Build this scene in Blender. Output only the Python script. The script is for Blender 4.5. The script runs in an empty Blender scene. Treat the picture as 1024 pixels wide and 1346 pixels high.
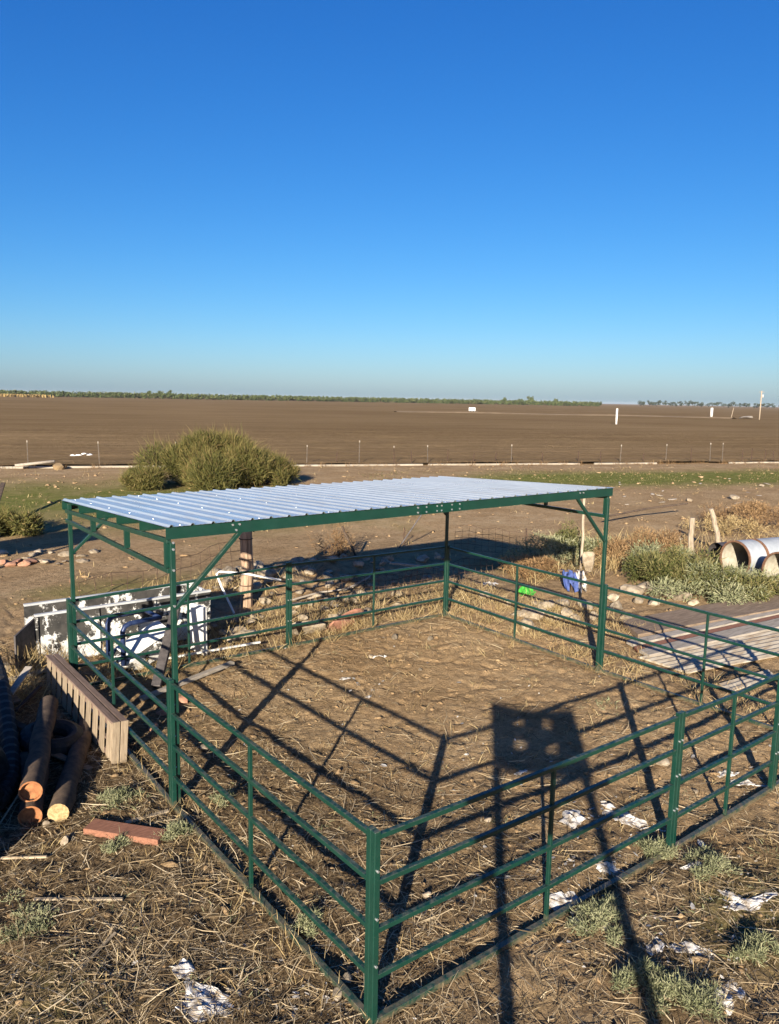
import bpy, bmesh, math
import numpy as np
from mathutils import Vector, Matrix

# ------------------------------------------------------------------ camera, sky, sun, exposure
sc = bpy.context.scene
CAM = np.array([-2.8808, -3.8289, 4.3688])
YAW, PITCH, ROLL, FPX = 0.6555, 0.1466, 0.0190, 1003.57
cam_data = bpy.data.cameras.new('camera')
cam_data.sensor_fit = 'HORIZONTAL'; cam_data.sensor_width = 36.0
cam_data.lens = 36.0 * FPX / 1024.0
cam_data.clip_start = 0.05; cam_data.clip_end = 20000
cam = bpy.data.objects.new('camera', cam_data)
sc.collection.objects.link(cam); sc.camera = cam
_f = np.array([math.sin(YAW) * math.cos(PITCH), math.cos(YAW) * math.cos(PITCH), -math.sin(PITCH)])
_r = np.array([math.cos(YAW), -math.sin(YAW), 0.0]); _u = np.cross(_r, _f)
RR = math.cos(ROLL) * _r + math.sin(ROLL) * _u
UU = -math.sin(ROLL) * _r + math.cos(ROLL) * _u
_m = Matrix.Identity(4)
for i in range(3):
    _m[i][0] = RR[i]; _m[i][1] = UU[i]; _m[i][2] = -_f[i]; _m[i][3] = CAM[i]
cam.matrix_world = _m

SUN_AZ, SUN_EL = math.radians(47.9), math.radians(17.1)     # azimuth the shadows point to (from +y to +x)
world = bpy.data.worlds.new('World'); sc.world = world; world.use_nodes = True
wn = world.node_tree; wn.nodes.clear()
wo = wn.nodes.new('ShaderNodeOutputWorld'); wb = wn.nodes.new('ShaderNodeBackground')
sky = wn.nodes.new('ShaderNodeTexSky'); sky.sky_type = 'NISHITA'; sky.sun_disc = False
sky.sun_elevation = SUN_EL; sky.sun_rotation = SUN_AZ + math.pi
sky.altitude = 0; sky.air_density = 1.0; sky.dust_density = 0.58; sky.ozone_density = 3.0
hsv = wn.nodes.new('ShaderNodeHueSaturation'); hsv.inputs['Saturation'].default_value = 1.12
wb.inputs['Strength'].default_value = 0.08
EXPO = 1.4
# colour response of the whole sky: per-channel power curve, the same in every direction
sep = wn.nodes.new('ShaderNodeSeparateColor'); comb = wn.nodes.new('ShaderNodeCombineColor')
wn.links.new(sky.outputs[0], hsv.inputs['Color']); wn.links.new(hsv.outputs[0], sep.inputs[0])
for ch, (gain, power) in enumerate(((.586, 1.48), (.701, 1.087), (.965, .80))):
    a_ = wn.nodes.new('ShaderNodeMath'); a_.operation = 'MULTIPLY'; a_.inputs[1].default_value = .143
    p_ = wn.nodes.new('ShaderNodeMath'); p_.operation = 'POWER'; p_.inputs[1].default_value = power
    g_ = wn.nodes.new('ShaderNodeMath'); g_.operation = 'MULTIPLY'; g_.inputs[1].default_value = gain / (2 ** EXPO) / .08
    wn.links.new(sep.outputs[ch], a_.inputs[0]); wn.links.new(a_.outputs[0], p_.inputs[0]); wn.links.new(p_.outputs[0], g_.inputs[0]); wn.links.new(g_.outputs[0], comb.inputs[ch])
wn.links.new(comb.outputs[0], wb.inputs[0]); wn.links.new(wb.outputs[0], wo.inputs[0])

sun_d = bpy.data.lights.new('sun', 'SUN'); sun_d.energy = 5.0; sun_d.angle = math.radians(0.53); sun_d.color = (1.0, 0.90, 0.75)
sun = bpy.data.objects.new('sun', sun_d); sc.collection.objects.link(sun)
SDIR = Vector((math.sin(SUN_AZ) * math.cos(SUN_EL), math.cos(SUN_AZ) * math.cos(SUN_EL), -math.sin(SUN_EL)))
sun.rotation_euler = SDIR.to_track_quat('-Z', 'Y').to_euler(); sun.location = (-30, -30, 30)
sc.render.engine = 'CYCLES'
sc.view_settings.view_transform = 'Standard'; sc.view_settings.look = 'None'
sc.view_settings.gamma = 1.0; sc.view_settings.use_curve_mapping = False
sc.view_settings.exposure = EXPO

# ------------------------------------------------------------------ helpers
C = sc.collection
rng = np.random.default_rng(11)
R = math.radians

def G(px, py, z=0.0):
    """photograph pixel -> point on the plane z"""
    d = RR * ((px - 512) / FPX) + UU * (-(py - 673) / FPX) + _f
    t = (z - CAM[2]) / d[2]
    return CAM + t * d

def _hash(ix, iy, seed):
    h = (ix.astype(np.int64) * 374761393 + iy.astype(np.int64) * 668265263 + seed * 974711) & 0x7fffffff
    h = ((h ^ (h >> 13)) * 1274126177) & 0x7fffffff
    return ((h ^ (h >> 16)) & 0xffff) / 65535.0

def vnoise(x, y, seed=0):
    x = np.asarray(x, float); y = np.asarray(y, float)
    ix, iy = np.floor(x), np.floor(y); fx, fy = x - ix, y - iy
    fx = fx * fx * (3 - 2 * fx); fy = fy * fy * (3 - 2 * fy)
    a, b = _hash(ix, iy, seed), _hash(ix + 1, iy, seed)
    c, d = _hash(ix, iy + 1, seed), _hash(ix + 1, iy + 1, seed)
    return (a + (b - a) * fx) + ((c + (d - c) * fx) - (a + (b - a) * fx)) * fy

def smooth(a, b, x):
    t = np.clip((x - a) / (b - a), 0, 1); return t * t * (3 - 2 * t)

PX, PY, YC = 7.32, 7.517, 3.65               # pen size, line of the roof's front edge
DITCH_A, DITCH_D = np.array([6.08, 45.0]), np.array([0.9345, -0.3560])   # field edge
DITCH_N = np.array([0.3560, 0.9345])

def field_dist(x, y):
    return (x - DITCH_A[0]) * DITCH_N[0] + (y - DITCH_A[1]) * DITCH_N[1]

_N = dict(A=(0, 0, .02), B=(3.66, 0, -.025), C=(0, YC, -.02), D=(0, PY, .05), G=(3.66, PY, .015), E=(PX, PY, .01), F=(PX, YC, -.02), J=(PX, 0, .03))
FENCE_LINES = [(_N[a], _N[b]) for a, b in ('AC', 'CD', 'AB', 'BJ', 'DG', 'GE', 'EF', 'FJ')]
def height(x, y):
    x = np.asarray(x, float); y = np.asarray(y, float)
    near = 1 - smooth(8, 12.5, np.hypot(x - 3, y - 3))
    h = 0.07 * (vnoise(x * .45, y * .45, 1) - .5)
    pen = np.exp(-((x - 4.2) / 3.2) ** 2 - ((y - 4.4) / 2.8) ** 2)
    soft = 1 - .55 * pen
    h = h + near * soft * (0.045 * (vnoise(x * 1.9, y * 1.9, 2) - .5) + 0.032 * (vnoise(x * 4.7, y * 4.7, 3) - .5))
    cl = vnoise(x * 11, y * 11, 4)
    h = h + near * soft * (0.020 * (cl - .5) * (.4 + 1.2 * vnoise(x * .9, y * .9, 14)) + 0.024 * (vnoise(x * 23, y * 23, 5) - .5))
    pit = vnoise(x * 6.1 + 9, y * 6.1, 6)      # hoof prints
    h = h - near * 0.022 * smooth(.70, .86, pit)
    # rubble mound behind the back fence
    m = np.exp(-((x - 7.2) / 3.6) ** 2 - ((y - 11.3) / 1.5) ** 2)
    h = h + 0.38 * m * (0.7 + 0.6 * vnoise(x * 1.3, y * 1.3, 8))
    m2 = np.exp(-((x - 11.5) / 3.0) ** 2 - ((y - 7.6) / 1.1) ** 2)
    h = h + 0.16 * m2
    for (ax, ay, az), (bx, by, bz) in FENCE_LINES:          # level, trodden strip under each panel
        L2 = (bx - ax) ** 2 + (by - ay) ** 2; t = np.clip(((x - ax) * (bx - ax) + (y - ay) * (by - ay)) / L2, 0, 1)
        d = np.hypot(x - ax - t * (bx - ax), y - ay - t * (by - ay)); w = 1 - smooth(.06, .22, d)
        h = h * (1 - w) + w * (az + (bz - az) * t - .014 + .012 * (cl - .5))
    far = smooth(-2.0, 0.0, field_dist(x, y))
    return h * (1 - far) - 0.06 * far

def gz(x, y):
    return float(height(np.array([x]), np.array([y]))[0])

MATS = {}
def nodes_of(name, rough=.8, metal=0.0, spec=0.3):
    m = bpy.data.materials.new(name); m.use_nodes = True
    nt = m.node_tree; b = nt.nodes['Principled BSDF']
    b.inputs['Roughness'].default_value = rough; b.inputs['Metallic'].default_value = metal
    b.inputs['Specular IOR Level'].default_value = spec
    MATS[name] = m
    return m, nt, b

def ramp(nt, fac, stops):
    r = nt.nodes.new('ShaderNodeValToRGB')
    e = r.color_ramp.elements
    while len(e) < len(stops): e.new(.5)
    for k, (p, c) in enumerate(stops):
        e[k].position = p; e[k].color = (*c, 1) if len(c) == 3 else c
    nt.links.new(fac, r.inputs[0]); return r.outputs[0]

def noise(nt, scale, detail=4, rough=.6, vec=None, stretch=None, coord='Object'):
    n = nt.nodes.new('ShaderNodeTexNoise'); n.inputs['Scale'].default_value = scale
    n.inputs['Detail'].default_value = detail; n.inputs['Roughness'].default_value = rough
    if vec is None:
        tc = nt.nodes.new('ShaderNodeTexCoord'); vec = tc.outputs[coord]
    if stretch is not None:
        mp = nt.nodes.new('ShaderNodeMapping'); mp.inputs['Scale'].default_value = stretch
        nt.links.new(vec, mp.inputs[0]); vec = mp.outputs[0]
    nt.links.new(vec, n.inputs['Vector']); return n.outputs['Fac']

def mix(nt, fac, a, b, mode='MIX'):
    m = nt.nodes.new('ShaderNodeMix'); m.data_type = 'RGBA'; m.blend_type = mode
    for sock, v in ((m.inputs['Factor'], fac), (m.inputs['A'], a), (m.inputs['B'], b)):
        pass
    def put(i, v):
        if hasattr(v, 'links'): nt.links.new(v, m.inputs[i])
        elif isinstance(v, (int, float)): m.inputs[i].default_value = v
        else: m.inputs[i].default_value = (*v, 1)
    put(0, fac); put(6, a); put(7, b)
    return m.outputs[2]

def bump(nt, b, h, strength=.4, dist=.01):
    n = nt.nodes.new('ShaderNodeBump'); n.inputs['Strength'].default_value = strength; n.inputs['Distance'].default_value = dist
    nt.links.new(h, n.inputs['Height']); nt.links.new(n.outputs[0], b.inputs['Normal'])

def simple(name, c1, c2, scale=6, rough=.8, metal=0, spec=.3, stretch=None, bumpd=0.0, c3=None, lo=.35, hi=.65, coord='Object', detail=5, objvar=0.0):
    m, nt, b = nodes_of(name, rough, metal, spec)
    f = noise(nt, scale, detail, .65, stretch=stretch, coord=coord)
    st = [(lo, c1), (hi, c2)]
    if c3 is not None: st = [(lo, c1), ((lo + hi) / 2, c2), (hi, c3)]
    col = ramp(nt, f, st)
    if objvar:
        oi = nt.nodes.new('ShaderNodeObjectInfo')
        v = ramp(nt, oi.outputs['Random'], [(0, (1 - objvar,) * 3), (1, (1, 1, 1))])
        col = mix(nt, 1.0, col, v, 'MULTIPLY')
    nt.links.new(col, b.inputs['Base Color'])
    if bumpd: bump(nt, b, f, .6, bumpd)
    return m

def tinted(name, stops, rough=.75, trans=0.0, spec=.15):
    """plant / straw material: each blade carries its own random tint"""
    m, nt, b = nodes_of(name, rough, 0, spec)
    a = nt.nodes.new('ShaderNodeAttribute'); a.attribute_name = 'tint'
    col = ramp(nt, a.outputs['Fac'], stops)
    nt.links.new(col, b.inputs['Base Color'])
    if trans:
        tr = nt.nodes.new('ShaderNodeBsdfTranslucent'); nt.links.new(col, tr.inputs[0])
        ms = nt.nodes.new('ShaderNodeMixShader'); ms.inputs[0].default_value = trans
        out = nt.nodes['Material Output']
        nt.links.new(b.outputs[0], ms.inputs[1]); nt.links.new(tr.outputs[0], ms.inputs[2]); nt.links.new(ms.outputs[0], out.inputs[0])
    return m

class MB:
    """collects shapes; build() links them as one mesh object"""
    def __init__(s): s.v = []; s.f = []
    def add(s, vs, fs):
        o = len(s.v); s.v += [tuple(map(float, q)) for q in vs]; s.f += [tuple(i + o for i in q) for q in fs]
        return s
    def box(s, c, size, rot=None):
        h = [k / 2 for k in size]
        vs = [Vector((x * h[0], y * h[1], z * h[2])) for x in (-1, 1) for y in (-1, 1) for z in (-1, 1)]
        if rot is not None: vs = [rot @ q for q in vs]
        c = Vector(c)
        return s.add([q + c for q in vs], [(0, 1, 3, 2), (4, 6, 7, 5), (0, 4, 5, 1), (2, 3, 7, 6), (0, 2, 6, 4), (1, 5, 7, 3)])
    def bar(s, p, q, w, h, up=(0, 0, 1)):
        p, q = Vector(p), Vector(q); d = (q - p); L = d.length; d.normalize()
        side = d.cross(Vector(up))
        if side.length < 1e-4: side = d.cross(Vector((1, 0, 0)))
        side.normalize(); u = side.cross(d)
        rot = Matrix((d, side, u)).transposed()
        return s.box((p + q) / 2, (L, w, h), rot)
    def tube(s, pts, rad, n=8, cap=True, rads=None):
        pts = [Vector(q) for q in pts]; vs = []; prev = None
        for i, q in enumerate(pts):
            d = (pts[min(i + 1, len(pts) - 1)] - pts[max(i - 1, 0)]).normalized()
            a = d.cross(Vector((0, 0, 1)) if abs(d.z) < .95 else Vector((1, 0, 0))).normalized() if prev is None else (prev - d * prev.dot(d)).normalized()
            prev = a; b = d.cross(a); r = rads[i] if rads is not None else rad
            vs += [q + (a * math.cos(2 * math.pi * k / n) + b * math.sin(2 * math.pi * k / n)) * r for k in range(n)]
        fs = []
        for i in range(len(pts) - 1):
            for k in range(n):
                fs.append((i * n + k, i * n + (k + 1) % n, (i + 1) * n + (k + 1) % n, (i + 1) * n + k))
        if cap:
            fs.append(tuple(range(n - 1, -1, -1))); fs.append(tuple((len(pts) - 1) * n + k for k in range(n)))
        return s.add(vs, fs)
    def build(s, name, mat, parent=None, smooth_=False, bevel=0.0):
        me = bpy.data.meshes.new(name); me.from_pydata(s.v, [], s.f); me.update()
        if bevel or True:
            bm = bmesh.new(); bm.from_mesh(me); bmesh.ops.recalc_face_normals(bm, faces=bm.faces)
            if bevel: bmesh.ops.bevel(bm, geom=bm.edges[:], offset=bevel, segments=1, affect='EDGES', profile=.5)
            bm.to_mesh(me); bm.free()
        if smooth_:
            for p_ in me.polygons: p_.use_smooth = True
        o = bpy.data.objects.new(name, me); C.objects.link(o)
        if mat is not None: me.materials.append(mat if not isinstance(mat, str) else MATS[mat])
        if parent is not None: o.parent = parent
        return o

def empty(name, loc=(0, 0, 0), rz=0.0):
    o = bpy.data.objects.new(name, None); C.objects.link(o)
    o.location = loc; o.rotation_euler = (0, 0, rz); o.empty_display_size = .1
    return o

def tag(o, label=None, cat=None, group=None, kind=None):
    if label: o['label'] = label
    if cat: o['category'] = cat
    if group: o['group'] = group
    if kind: o['kind'] = kind
    return o

def big_mesh(name, V, F, mat, tint=None, parent=None, smooth_=False):
    """numpy verts + faces (n,3 or n,4) -> object"""
    me = bpy.data.meshes.new(name)
    V = np.asarray(V, np.float32); F = np.asarray(F, np.int32); k = F.shape[1]
    me.vertices.add(len(V)); me.vertices.foreach_set('co', V.ravel())
    me.loops.add(F.size); me.loops.foreach_set('vertex_index', F.ravel())
    me.polygons.add(len(F)); me.polygons.foreach_set('loop_start', np.arange(0, F.size, k, dtype=np.int32))
    me.update(calc_edges=True)
    if smooth_: me.polygons.foreach_set('use_smooth', np.ones(len(F), bool))
    if tint is not None:
        a = me.attributes.new('tint', 'FLOAT', 'POINT'); a.data.foreach_set('value', np.asarray(tint, np.float32))
    o = bpy.data.objects.new(name, me); C.objects.link(o)
    me.materials.append(MATS[mat] if isinstance(mat, str) else mat)
    if parent is not None: o.parent = parent
    return o

def ribbons(P, D, L, W, bend, r, side=None):
    """thin curved blades: base P, direction D, length L, width W, sag bend -> verts, quads, blade ids"""
    n = len(P); D = D / np.linalg.norm(D, axis=1, keepdims=True)
    if side is None:
        side = np.cross(D, r.normal(size=(n, 3)))
    side = side / (np.linalg.norm(side, axis=1, keepdims=True) + 1e-9)
    V = np.zeros((n, 6, 3))
    for k, (t, w) in enumerate(((0, .8), (.55, 1.0), (1.0, .25))):
        c = P + D * (L * t)[:, None] + bend * (t * t)
        V[:, 2 * k] = c - side * (W * w / 2)[:, None]; V[:, 2 * k + 1] = c + side * (W * w / 2)[:, None]
    base = (np.arange(n) * 6)[:, None]
    F = np.concatenate([base + np.array([0, 1, 3, 2]), base + np.array([2, 3, 5, 4])], 0)
    return V.reshape(-1, 3), F

def blade_object(name, parts, mat, parent=None):
    Vs, Fs, Ts, o = [], [], [], 0
    for V, F, t in parts:
        Vs.append(V); Fs.append(F + o); Ts.append(np.repeat(t, 6)); o += len(V)
    return big_mesh(name, np.concatenate(Vs), np.concatenate(Fs), mat, np.concatenate(Ts), parent)

# ------------------------------------------------------------------ materials
def make_ground_mat():
    m, nt, b = nodes_of('earth', 1.0, 0, 0)
    n1 = noise(nt, .55, 6, .65); n2 = noise(nt, 7, 6, .7); n3 = noise(nt, 26, 7, .75)
    dirt = ramp(nt, n1, [(.32, (.285, .190, .102)), (.5, (.355, .245, .136)), (.68, (.42, .302, .175))])
    fine = ramp(nt, n2, [(.28, (.55, .52, .50)), (.5, (.95, .95, .95)), (.72, (1.12, 1.1, 1.06))])
    grain = ramp(nt, n3, [(.3, (.72, .70, .68)), (.6, (1.06, 1.06, 1.06))])
    col = mix(nt, 1.0, dirt, fine, 'MULTIPLY'); col = mix(nt, 1.0, col, grain, 'MULTIPLY')
    def mask(attr, scale, lo, hi, detail=6):
        a = nt.nodes.new('ShaderNodeAttribute'); a.attribute_name = attr
        n = noise(nt, scale, detail, .7)
        ad = nt.nodes.new('ShaderNodeMath'); ad.operation = 'ADD'
        nt.links.new(a.outputs['Fac'], ad.inputs[0]); nt.links.new(n, ad.inputs[1])
        mr = nt.nodes.new('ShaderNodeMapRange'); mr.inputs[1].default_value = lo; mr.inputs[2].default_value = hi
        nt.links.new(ad.outputs[0], mr.inputs[0]); return mr.outputs[0]
    lit = mask('litter', 3.2, .75, 1.15)
    litc = ramp(nt, noise(nt, 22, 5, .75), [(.32, (.030, .021, .013)), (.5, (.125, .086, .047)), (.68, (.275, .195, .108))])
    col = mix(nt, lit, col, litc)
    gr = mask('grass', .42, .62, 1.25, 9)
    grc = ramp(nt, noise(nt, 2.2, 8, .8), [(.3, (.075, .090, .022)), (.5, (.140, .145, .042)), (.7, (.25, .205, .085))])
    col = mix(nt, gr, col, grc)
    pale = mask('pale', 1.6, .85, 1.25)
    col = mix(nt, pale, col, (.44, .33, .20))
    nt.links.new(col, b.inputs['Base Color'])
    h = nt.nodes.new('ShaderNodeMath'); h.operation = 'ADD'; nt.links.new(n2, h.inputs[0])
    h2 = nt.nodes.new('ShaderNodeMath'); h2.operation = 'MULTIPLY'; h2.inputs[1].default_value = .75
    nt.links.new(n3, h2.inputs[0]); nt.links.new(h2.outputs[0], h.inputs[1])
    bump(nt, b, h.outputs[0], 1.0, .04)
make_ground_mat()

def make_field_mat():
    m, nt, b = nodes_of('ploughed_earth', 1.0, 0, 0)
    tc = nt.nodes.new('ShaderNodeTexCoord')
    mp = nt.nodes.new('ShaderNodeMapping'); mp.inputs['Rotation'].default_value = (0, 0, R(20.85))
    nt.links.new(tc.outputs['Object'], mp.inputs[0])
    row = noise(nt, 1.0, 5, .7, vec=mp.outputs[0], stretch=(.03, .40, 1))
    big = noise(nt, .018, 4, .6); fine = noise(nt, 1.6, 8, .8)
    col = ramp(nt, big, [(.35, (.190, .128, .066)), (.65, (.240, .165, .088))])
    col = mix(nt, 1.0, col, ramp(nt, row, [(.3, (.70, .69, .68)), (.7, (1.2, 1.2, 1.2))]), 'MULTIPLY')
    col = mix(nt, 1.0, col, ramp(nt, fine, [(.3, (.72, .71, .70)), (.7, (1.15, 1.15, 1.15))]), 'MULTIPLY')
    nt.links.new(col, b.inputs['Base Color'])
    bump(nt, b, fine, .9, .12)
make_field_mat()

def make_green():
    m, nt, b = nodes_of('green_paint', .38, 0, .5)
    f = noise(nt, 3, 5, .6); col = ramp(nt, f, [(.3, (.003, .026, .018)), (.7, (.005, .037, .025))])
    geo = nt.nodes.new('ShaderNodeNewGeometry'); sx = nt.nodes.new('ShaderNodeSeparateXYZ'); nt.links.new(geo.outputs['Normal'], sx.inputs[0])
    d = noise(nt, 16, 6, .75)                                # dust lying on upward faces
    mu = nt.nodes.new('ShaderNodeMath'); mu.operation = 'MULTIPLY'; nt.links.new(sx.outputs[2], mu.inputs[0]); nt.links.new(ramp(nt, d, [(.45, (0, 0, 0)), (.75, (.55, .55, .55))]), mu.inputs[1]); mu.use_clamp = True
    col = mix(nt, mu.outputs[0], col, (.24, .20, .15))
    sp = noise(nt, 55, 3, .6)
    col = mix(nt, ramp(nt, sp, [(.72, (0, 0, 0)), (.78, (.5, .5, .5))]), col, (.20, .19, .16))
    ps = nt.nodes.new('ShaderNodeSeparateXYZ'); nt.links.new(geo.outputs['Position'], ps.inputs[0])
    mz = nt.nodes.new('ShaderNodeMath'); mz.operation = 'MULTIPLY_ADD'; mz.inputs[1].default_value = .5; nt.links.new(noise(nt, 14, 6, .75), mz.inputs[0])
    ng = nt.nodes.new('ShaderNodeMath'); ng.operation = 'MULTIPLY'; ng.inputs[1].default_value = -1.0; nt.links.new(ps.outputs[2], ng.inputs[0]); nt.links.new(ng.outputs[0], mz.inputs[2])
    col = mix(nt, ramp(nt, mz.outputs[0], [(.16, (0, 0, 0)), (.30, (.8, .8, .8))]), col, (.15, .108, .065))
    nt.links.new(col, b.inputs['Base Color'])
    nt.links.new(ramp(nt, noise(nt, 9, 5, .7), [(.3, (.28,) * 3), (.7, (.52,) * 3)]), b.inputs['Roughness'])
make_green()
def make_roof():
    m, nt, b = nodes_of('galvanised_sheet', .30, .70, .5)
    f = noise(nt, 2.2, 6, .7, stretch=(1, .25, 1)); col = ramp(nt, f, [(.3, (.58, .63, .625)), (.7, (.69, .735, .72))])
    st = noise(nt, 3.0, 6, .7, stretch=(2.2, .18, 1))        # dust washed down the slope
    col = mix(nt, ramp(nt, st, [(.50, (0, 0, 0)), (.78, (.55, .55, .55))]), col, (.46, .42, .35))
    nt.links.new(col, b.inputs['Base Color'])
    nt.links.new(ramp(nt, noise(nt, 1.4, 5, .6), [(.3, (.24,) * 3), (.7, (.40,) * 3)]), b.inputs['Roughness'])
    bump(nt, b, noise(nt, 1.1, 2, .5), .15, .01)
make_roof()
simple('zinc', (.45, .46, .47), (.62, .63, .64), 30, .4, .8)
simple('green_dark', (.003, .028, .018), (.005, .038, .025), 5, .45)
simple('weathered_wood', (.20, .155, .11), (.33, .265, .19), 3, .9, stretch=(12, 12, 1.2), bumpd=.004, c3=(.42, .34, .25), objvar=.25)
simple('pallet_slat', (.18, .135, .088), (.32, .25, .17), 4, .9, stretch=(10, 10, 1.2), bumpd=.004, objvar=.22)
simple('pallet_runner', (.12, .08, .06), (.21, .145, .11), 4, .9, stretch=(10, 1.2, 10), bumpd=.004, objvar=.15)
simple('red_timber', (.17, .075, .045), (.27, .125, .075), 5, .85, stretch=(2, 10, 10), bumpd=.003)
simple('old_post', (.13, .085, .055), (.30, .205, .135), 3, .9, stretch=(8, 8, .8), bumpd=.012, c3=(.38, .27, .18))
simple('dead_stick', (.25, .19, .12), (.45, .36, .24), 6, .9, objvar=.3)
simple('dark_bark', (.045, .032, .024), (.11, .075, .05), 9, .95, bumpd=.012)
simple('log_end', (.22, .145, .06), (.42, .31, .16), 34, .9)
simple('clay', (.19, .075, .03), (.36, .155, .065), 16, .85)
simple('concrete', (.17, .13, .088), (.31, .25, .175), 6, .95, bumpd=.02, c3=(.42, .35, .26), objvar=.4)
simple('brick_red', (.26, .115, .075), (.36, .18, .12), 8, .95, bumpd=.01, objvar=.2)
simple('rusty_steel', (.045, .03, .022), (.10, .06, .04), 9, .85, .2, bumpd=.003)
simple('stake_grey', (.07, .055, .042), (.13, .105, .08), 4, .8)
simple('steel_rail', (.055, .05, .05), (.12, .105, .10), 12, .6, .5)
simple('black_rubber', (.010, .010, .010), (.028, .027, .026), 14, .7, bumpd=.004)
simple('grey_sheet', (.30, .31, .32), (.45, .46, .46), 3, .6, .1)
simple('galvanised_pipe', (.36, .39, .41), (.52, .55, .57), 2.5, .5, .35, objvar=.1)
simple('pipe_rust', (.09, .045, .026), (.19, .10, .058), 20, .9)
simple('pipe_inner', (.24, .215, .165), (.36, .33, .265), 6, .8)
simple('white_plastic', (.62, .62, .60), (.80, .80, .78), 20, .5)
simple('white_rag', (.17, .13, .09), (.42, .39, .35), 9, .9, objvar=.2, bumpd=.006, c3=(.58, .56, .53), lo=.38, hi=.58, detail=8)
simple('blue_cloth', (.02, .04, .14), (.07, .10, .26), 9, .85)
simple('green_plastic', (.03, .22, .02), (.06, .34, .04), 9, .45)
simple('white_paint', (.50, .50, .48), (.66, .66, .64), 4, .7)
simple('pale_concrete', (.20, .165, .12), (.36, .32, .26), .5, .9, bumpd=.01)
simple('dirt_bank', (.16, .108, .056), (.235, .165, .09), .2, .95)
simple('orange_rubble', (.24, .115, .07), (.36, .20, .13), 6, .95)
simple('blue_frame', (.012, .02, .06), (.03, .05, .12), 9, .4, .2)
simple('rusty_sheet', (.25, .18, .115), (.38, .32, .235), 1.5, .8, .0, stretch=(1, 6, 1), c3=(.48, .43, .345), objvar=.15)
simple('dark_plank', (.13, .092, .062), (.24, .175, .12), 3, .95, stretch=(1, 9, 9), bumpd=.006, objvar=.2)
simple('grey_board', (.24, .205, .16), (.40, .35, .29), 3, .9, stretch=(1, 9, 9), bumpd=.004, objvar=.2)
def make_peeling():
    m, nt, b = nodes_of('peeling_paint', .7, 0, .3)
    tc = nt.nodes.new('ShaderNodeTexCoord')
    f = noise(nt, 3.6, 8, .72, vec=tc.outputs['Object'], stretch=(1, 1, .8))
    g = noise(nt, 60, 4, .7, stretch=(.3, .3, 2.2))
    ad = nt.nodes.new('ShaderNodeMath'); ad.operation = 'MULTIPLY_ADD'; ad.inputs[1].default_value = .22
    nt.links.new(g, ad.inputs[0]); nt.links.new(f, ad.inputs[2])
    sz = nt.nodes.new('ShaderNodeSeparateXYZ'); nt.links.new(tc.outputs['Object'], sz.inputs[0])
    dn = nt.nodes.new('ShaderNodeMath'); dn.operation = 'MULTIPLY_ADD'; dn.inputs[1].default_value = -.16; nt.links.new(sz.outputs[2], dn.inputs[0]); nt.links.new(ad.outputs[0], dn.inputs[2])
    ad = nt.nodes.new('ShaderNodeMath'); ad.operation = 'ADD'; ad.inputs[1].default_value = .095; nt.links.new(dn.outputs[0], ad.inputs[0])
    msk = ramp(nt, ad.outputs[0], [(.63, (0, 0, 0)), (.65, (1, 1, 1))])
    dark = ramp(nt, noise(nt, 5, 5, .7), [(.3, (.018, .018, .018)), (.7, (.06, .056, .05))])
    nt.links.new(mix(nt, msk, dark, (.55, .54, .51)), b.inputs['Base Color'])
    bump(nt, b, msk, .5, .004)
make_peeling()
tinted('straw', [(0, (.05, .034, .019)), (.35, (.17, .12, .064)), (.7, (.34, .255, .148)), (1, (.50, .41, .27))], .85)
tinted('dry_grass', [(0, (.17, .115, .05)), (.5, (.36, .26, .12)), (1, (.52, .41, .22))], .85, .25)
tinted('green_weed', [(0, (.040, .050, .014)), (.5, (.098, .105, .032)), (1, (.24, .20, .085))], .7, .25)
tinted('sage_weed', [(0, (.10, .11, .055)), (.5, (.20, .21, .11)), (1, (.33, .32, .19))], .8, .2)
tinted('leaf_bush', [(0, (.030, .034, .010)), (.45, (.088, .088, .025)), (.8, (.165, .142, .046)), (1, (.23, .165, .07))], .75, .25)
tinted('brown_weed', [(0, (.09, .05, .025)), (.5, (.20, .12, .055)), (1, (.34, .22, .11))], .85, .2)
tinted('orchard_leaf', [(0, (.035, .055, .018)), (.6, (.075, .095, .032)), (1, (.13, .14, .055))], .8, .15)
tinted('far_leaf', [(0, (.022, .035, .020)), (1, (.05, .065, .034))], .8, .1)
tinted('dry_maize', [(0, (.16, .105, .04)), (1, (.30, .215, .09))], .9, .1)

# ------------------------------------------------------------------ ground, field, ditch
def axis(lo, hi, step, far, g=1.13):
    a = list(np.arange(lo, hi, step)); s = step; x = hi
    while x < far: a.append(x); s *= g; x += s
    s = step; x = lo - step; pre = []
    while x > -far: pre.append(x); s *= g; x -= s
    return np.array(pre[::-1] + a)
XS, YS = axis(-3.2, 9.6, .034, 6000), axis(-2.2, 10.4, .034, 6000)
gx, gy = np.meshgrid(XS, YS, indexing='ij'); gh = height(gx, gy)
nx, ny = gx.shape
idx = np.arange(nx * ny).reshape(nx, ny)
FQ = np.stack([idx[:-1, :-1], idx[1:, :-1], idx[1:, 1:], idx[:-1, 1:]], -1).reshape(-1, 4)
ground = big_mesh('ground', np.stack([gx, gy, gh], -1).reshape(-1, 3), FQ, 'earth', smooth_=True)
tag(ground, 'bare tan earth yard with straw litter and patches of grass', kind='structure')

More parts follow.
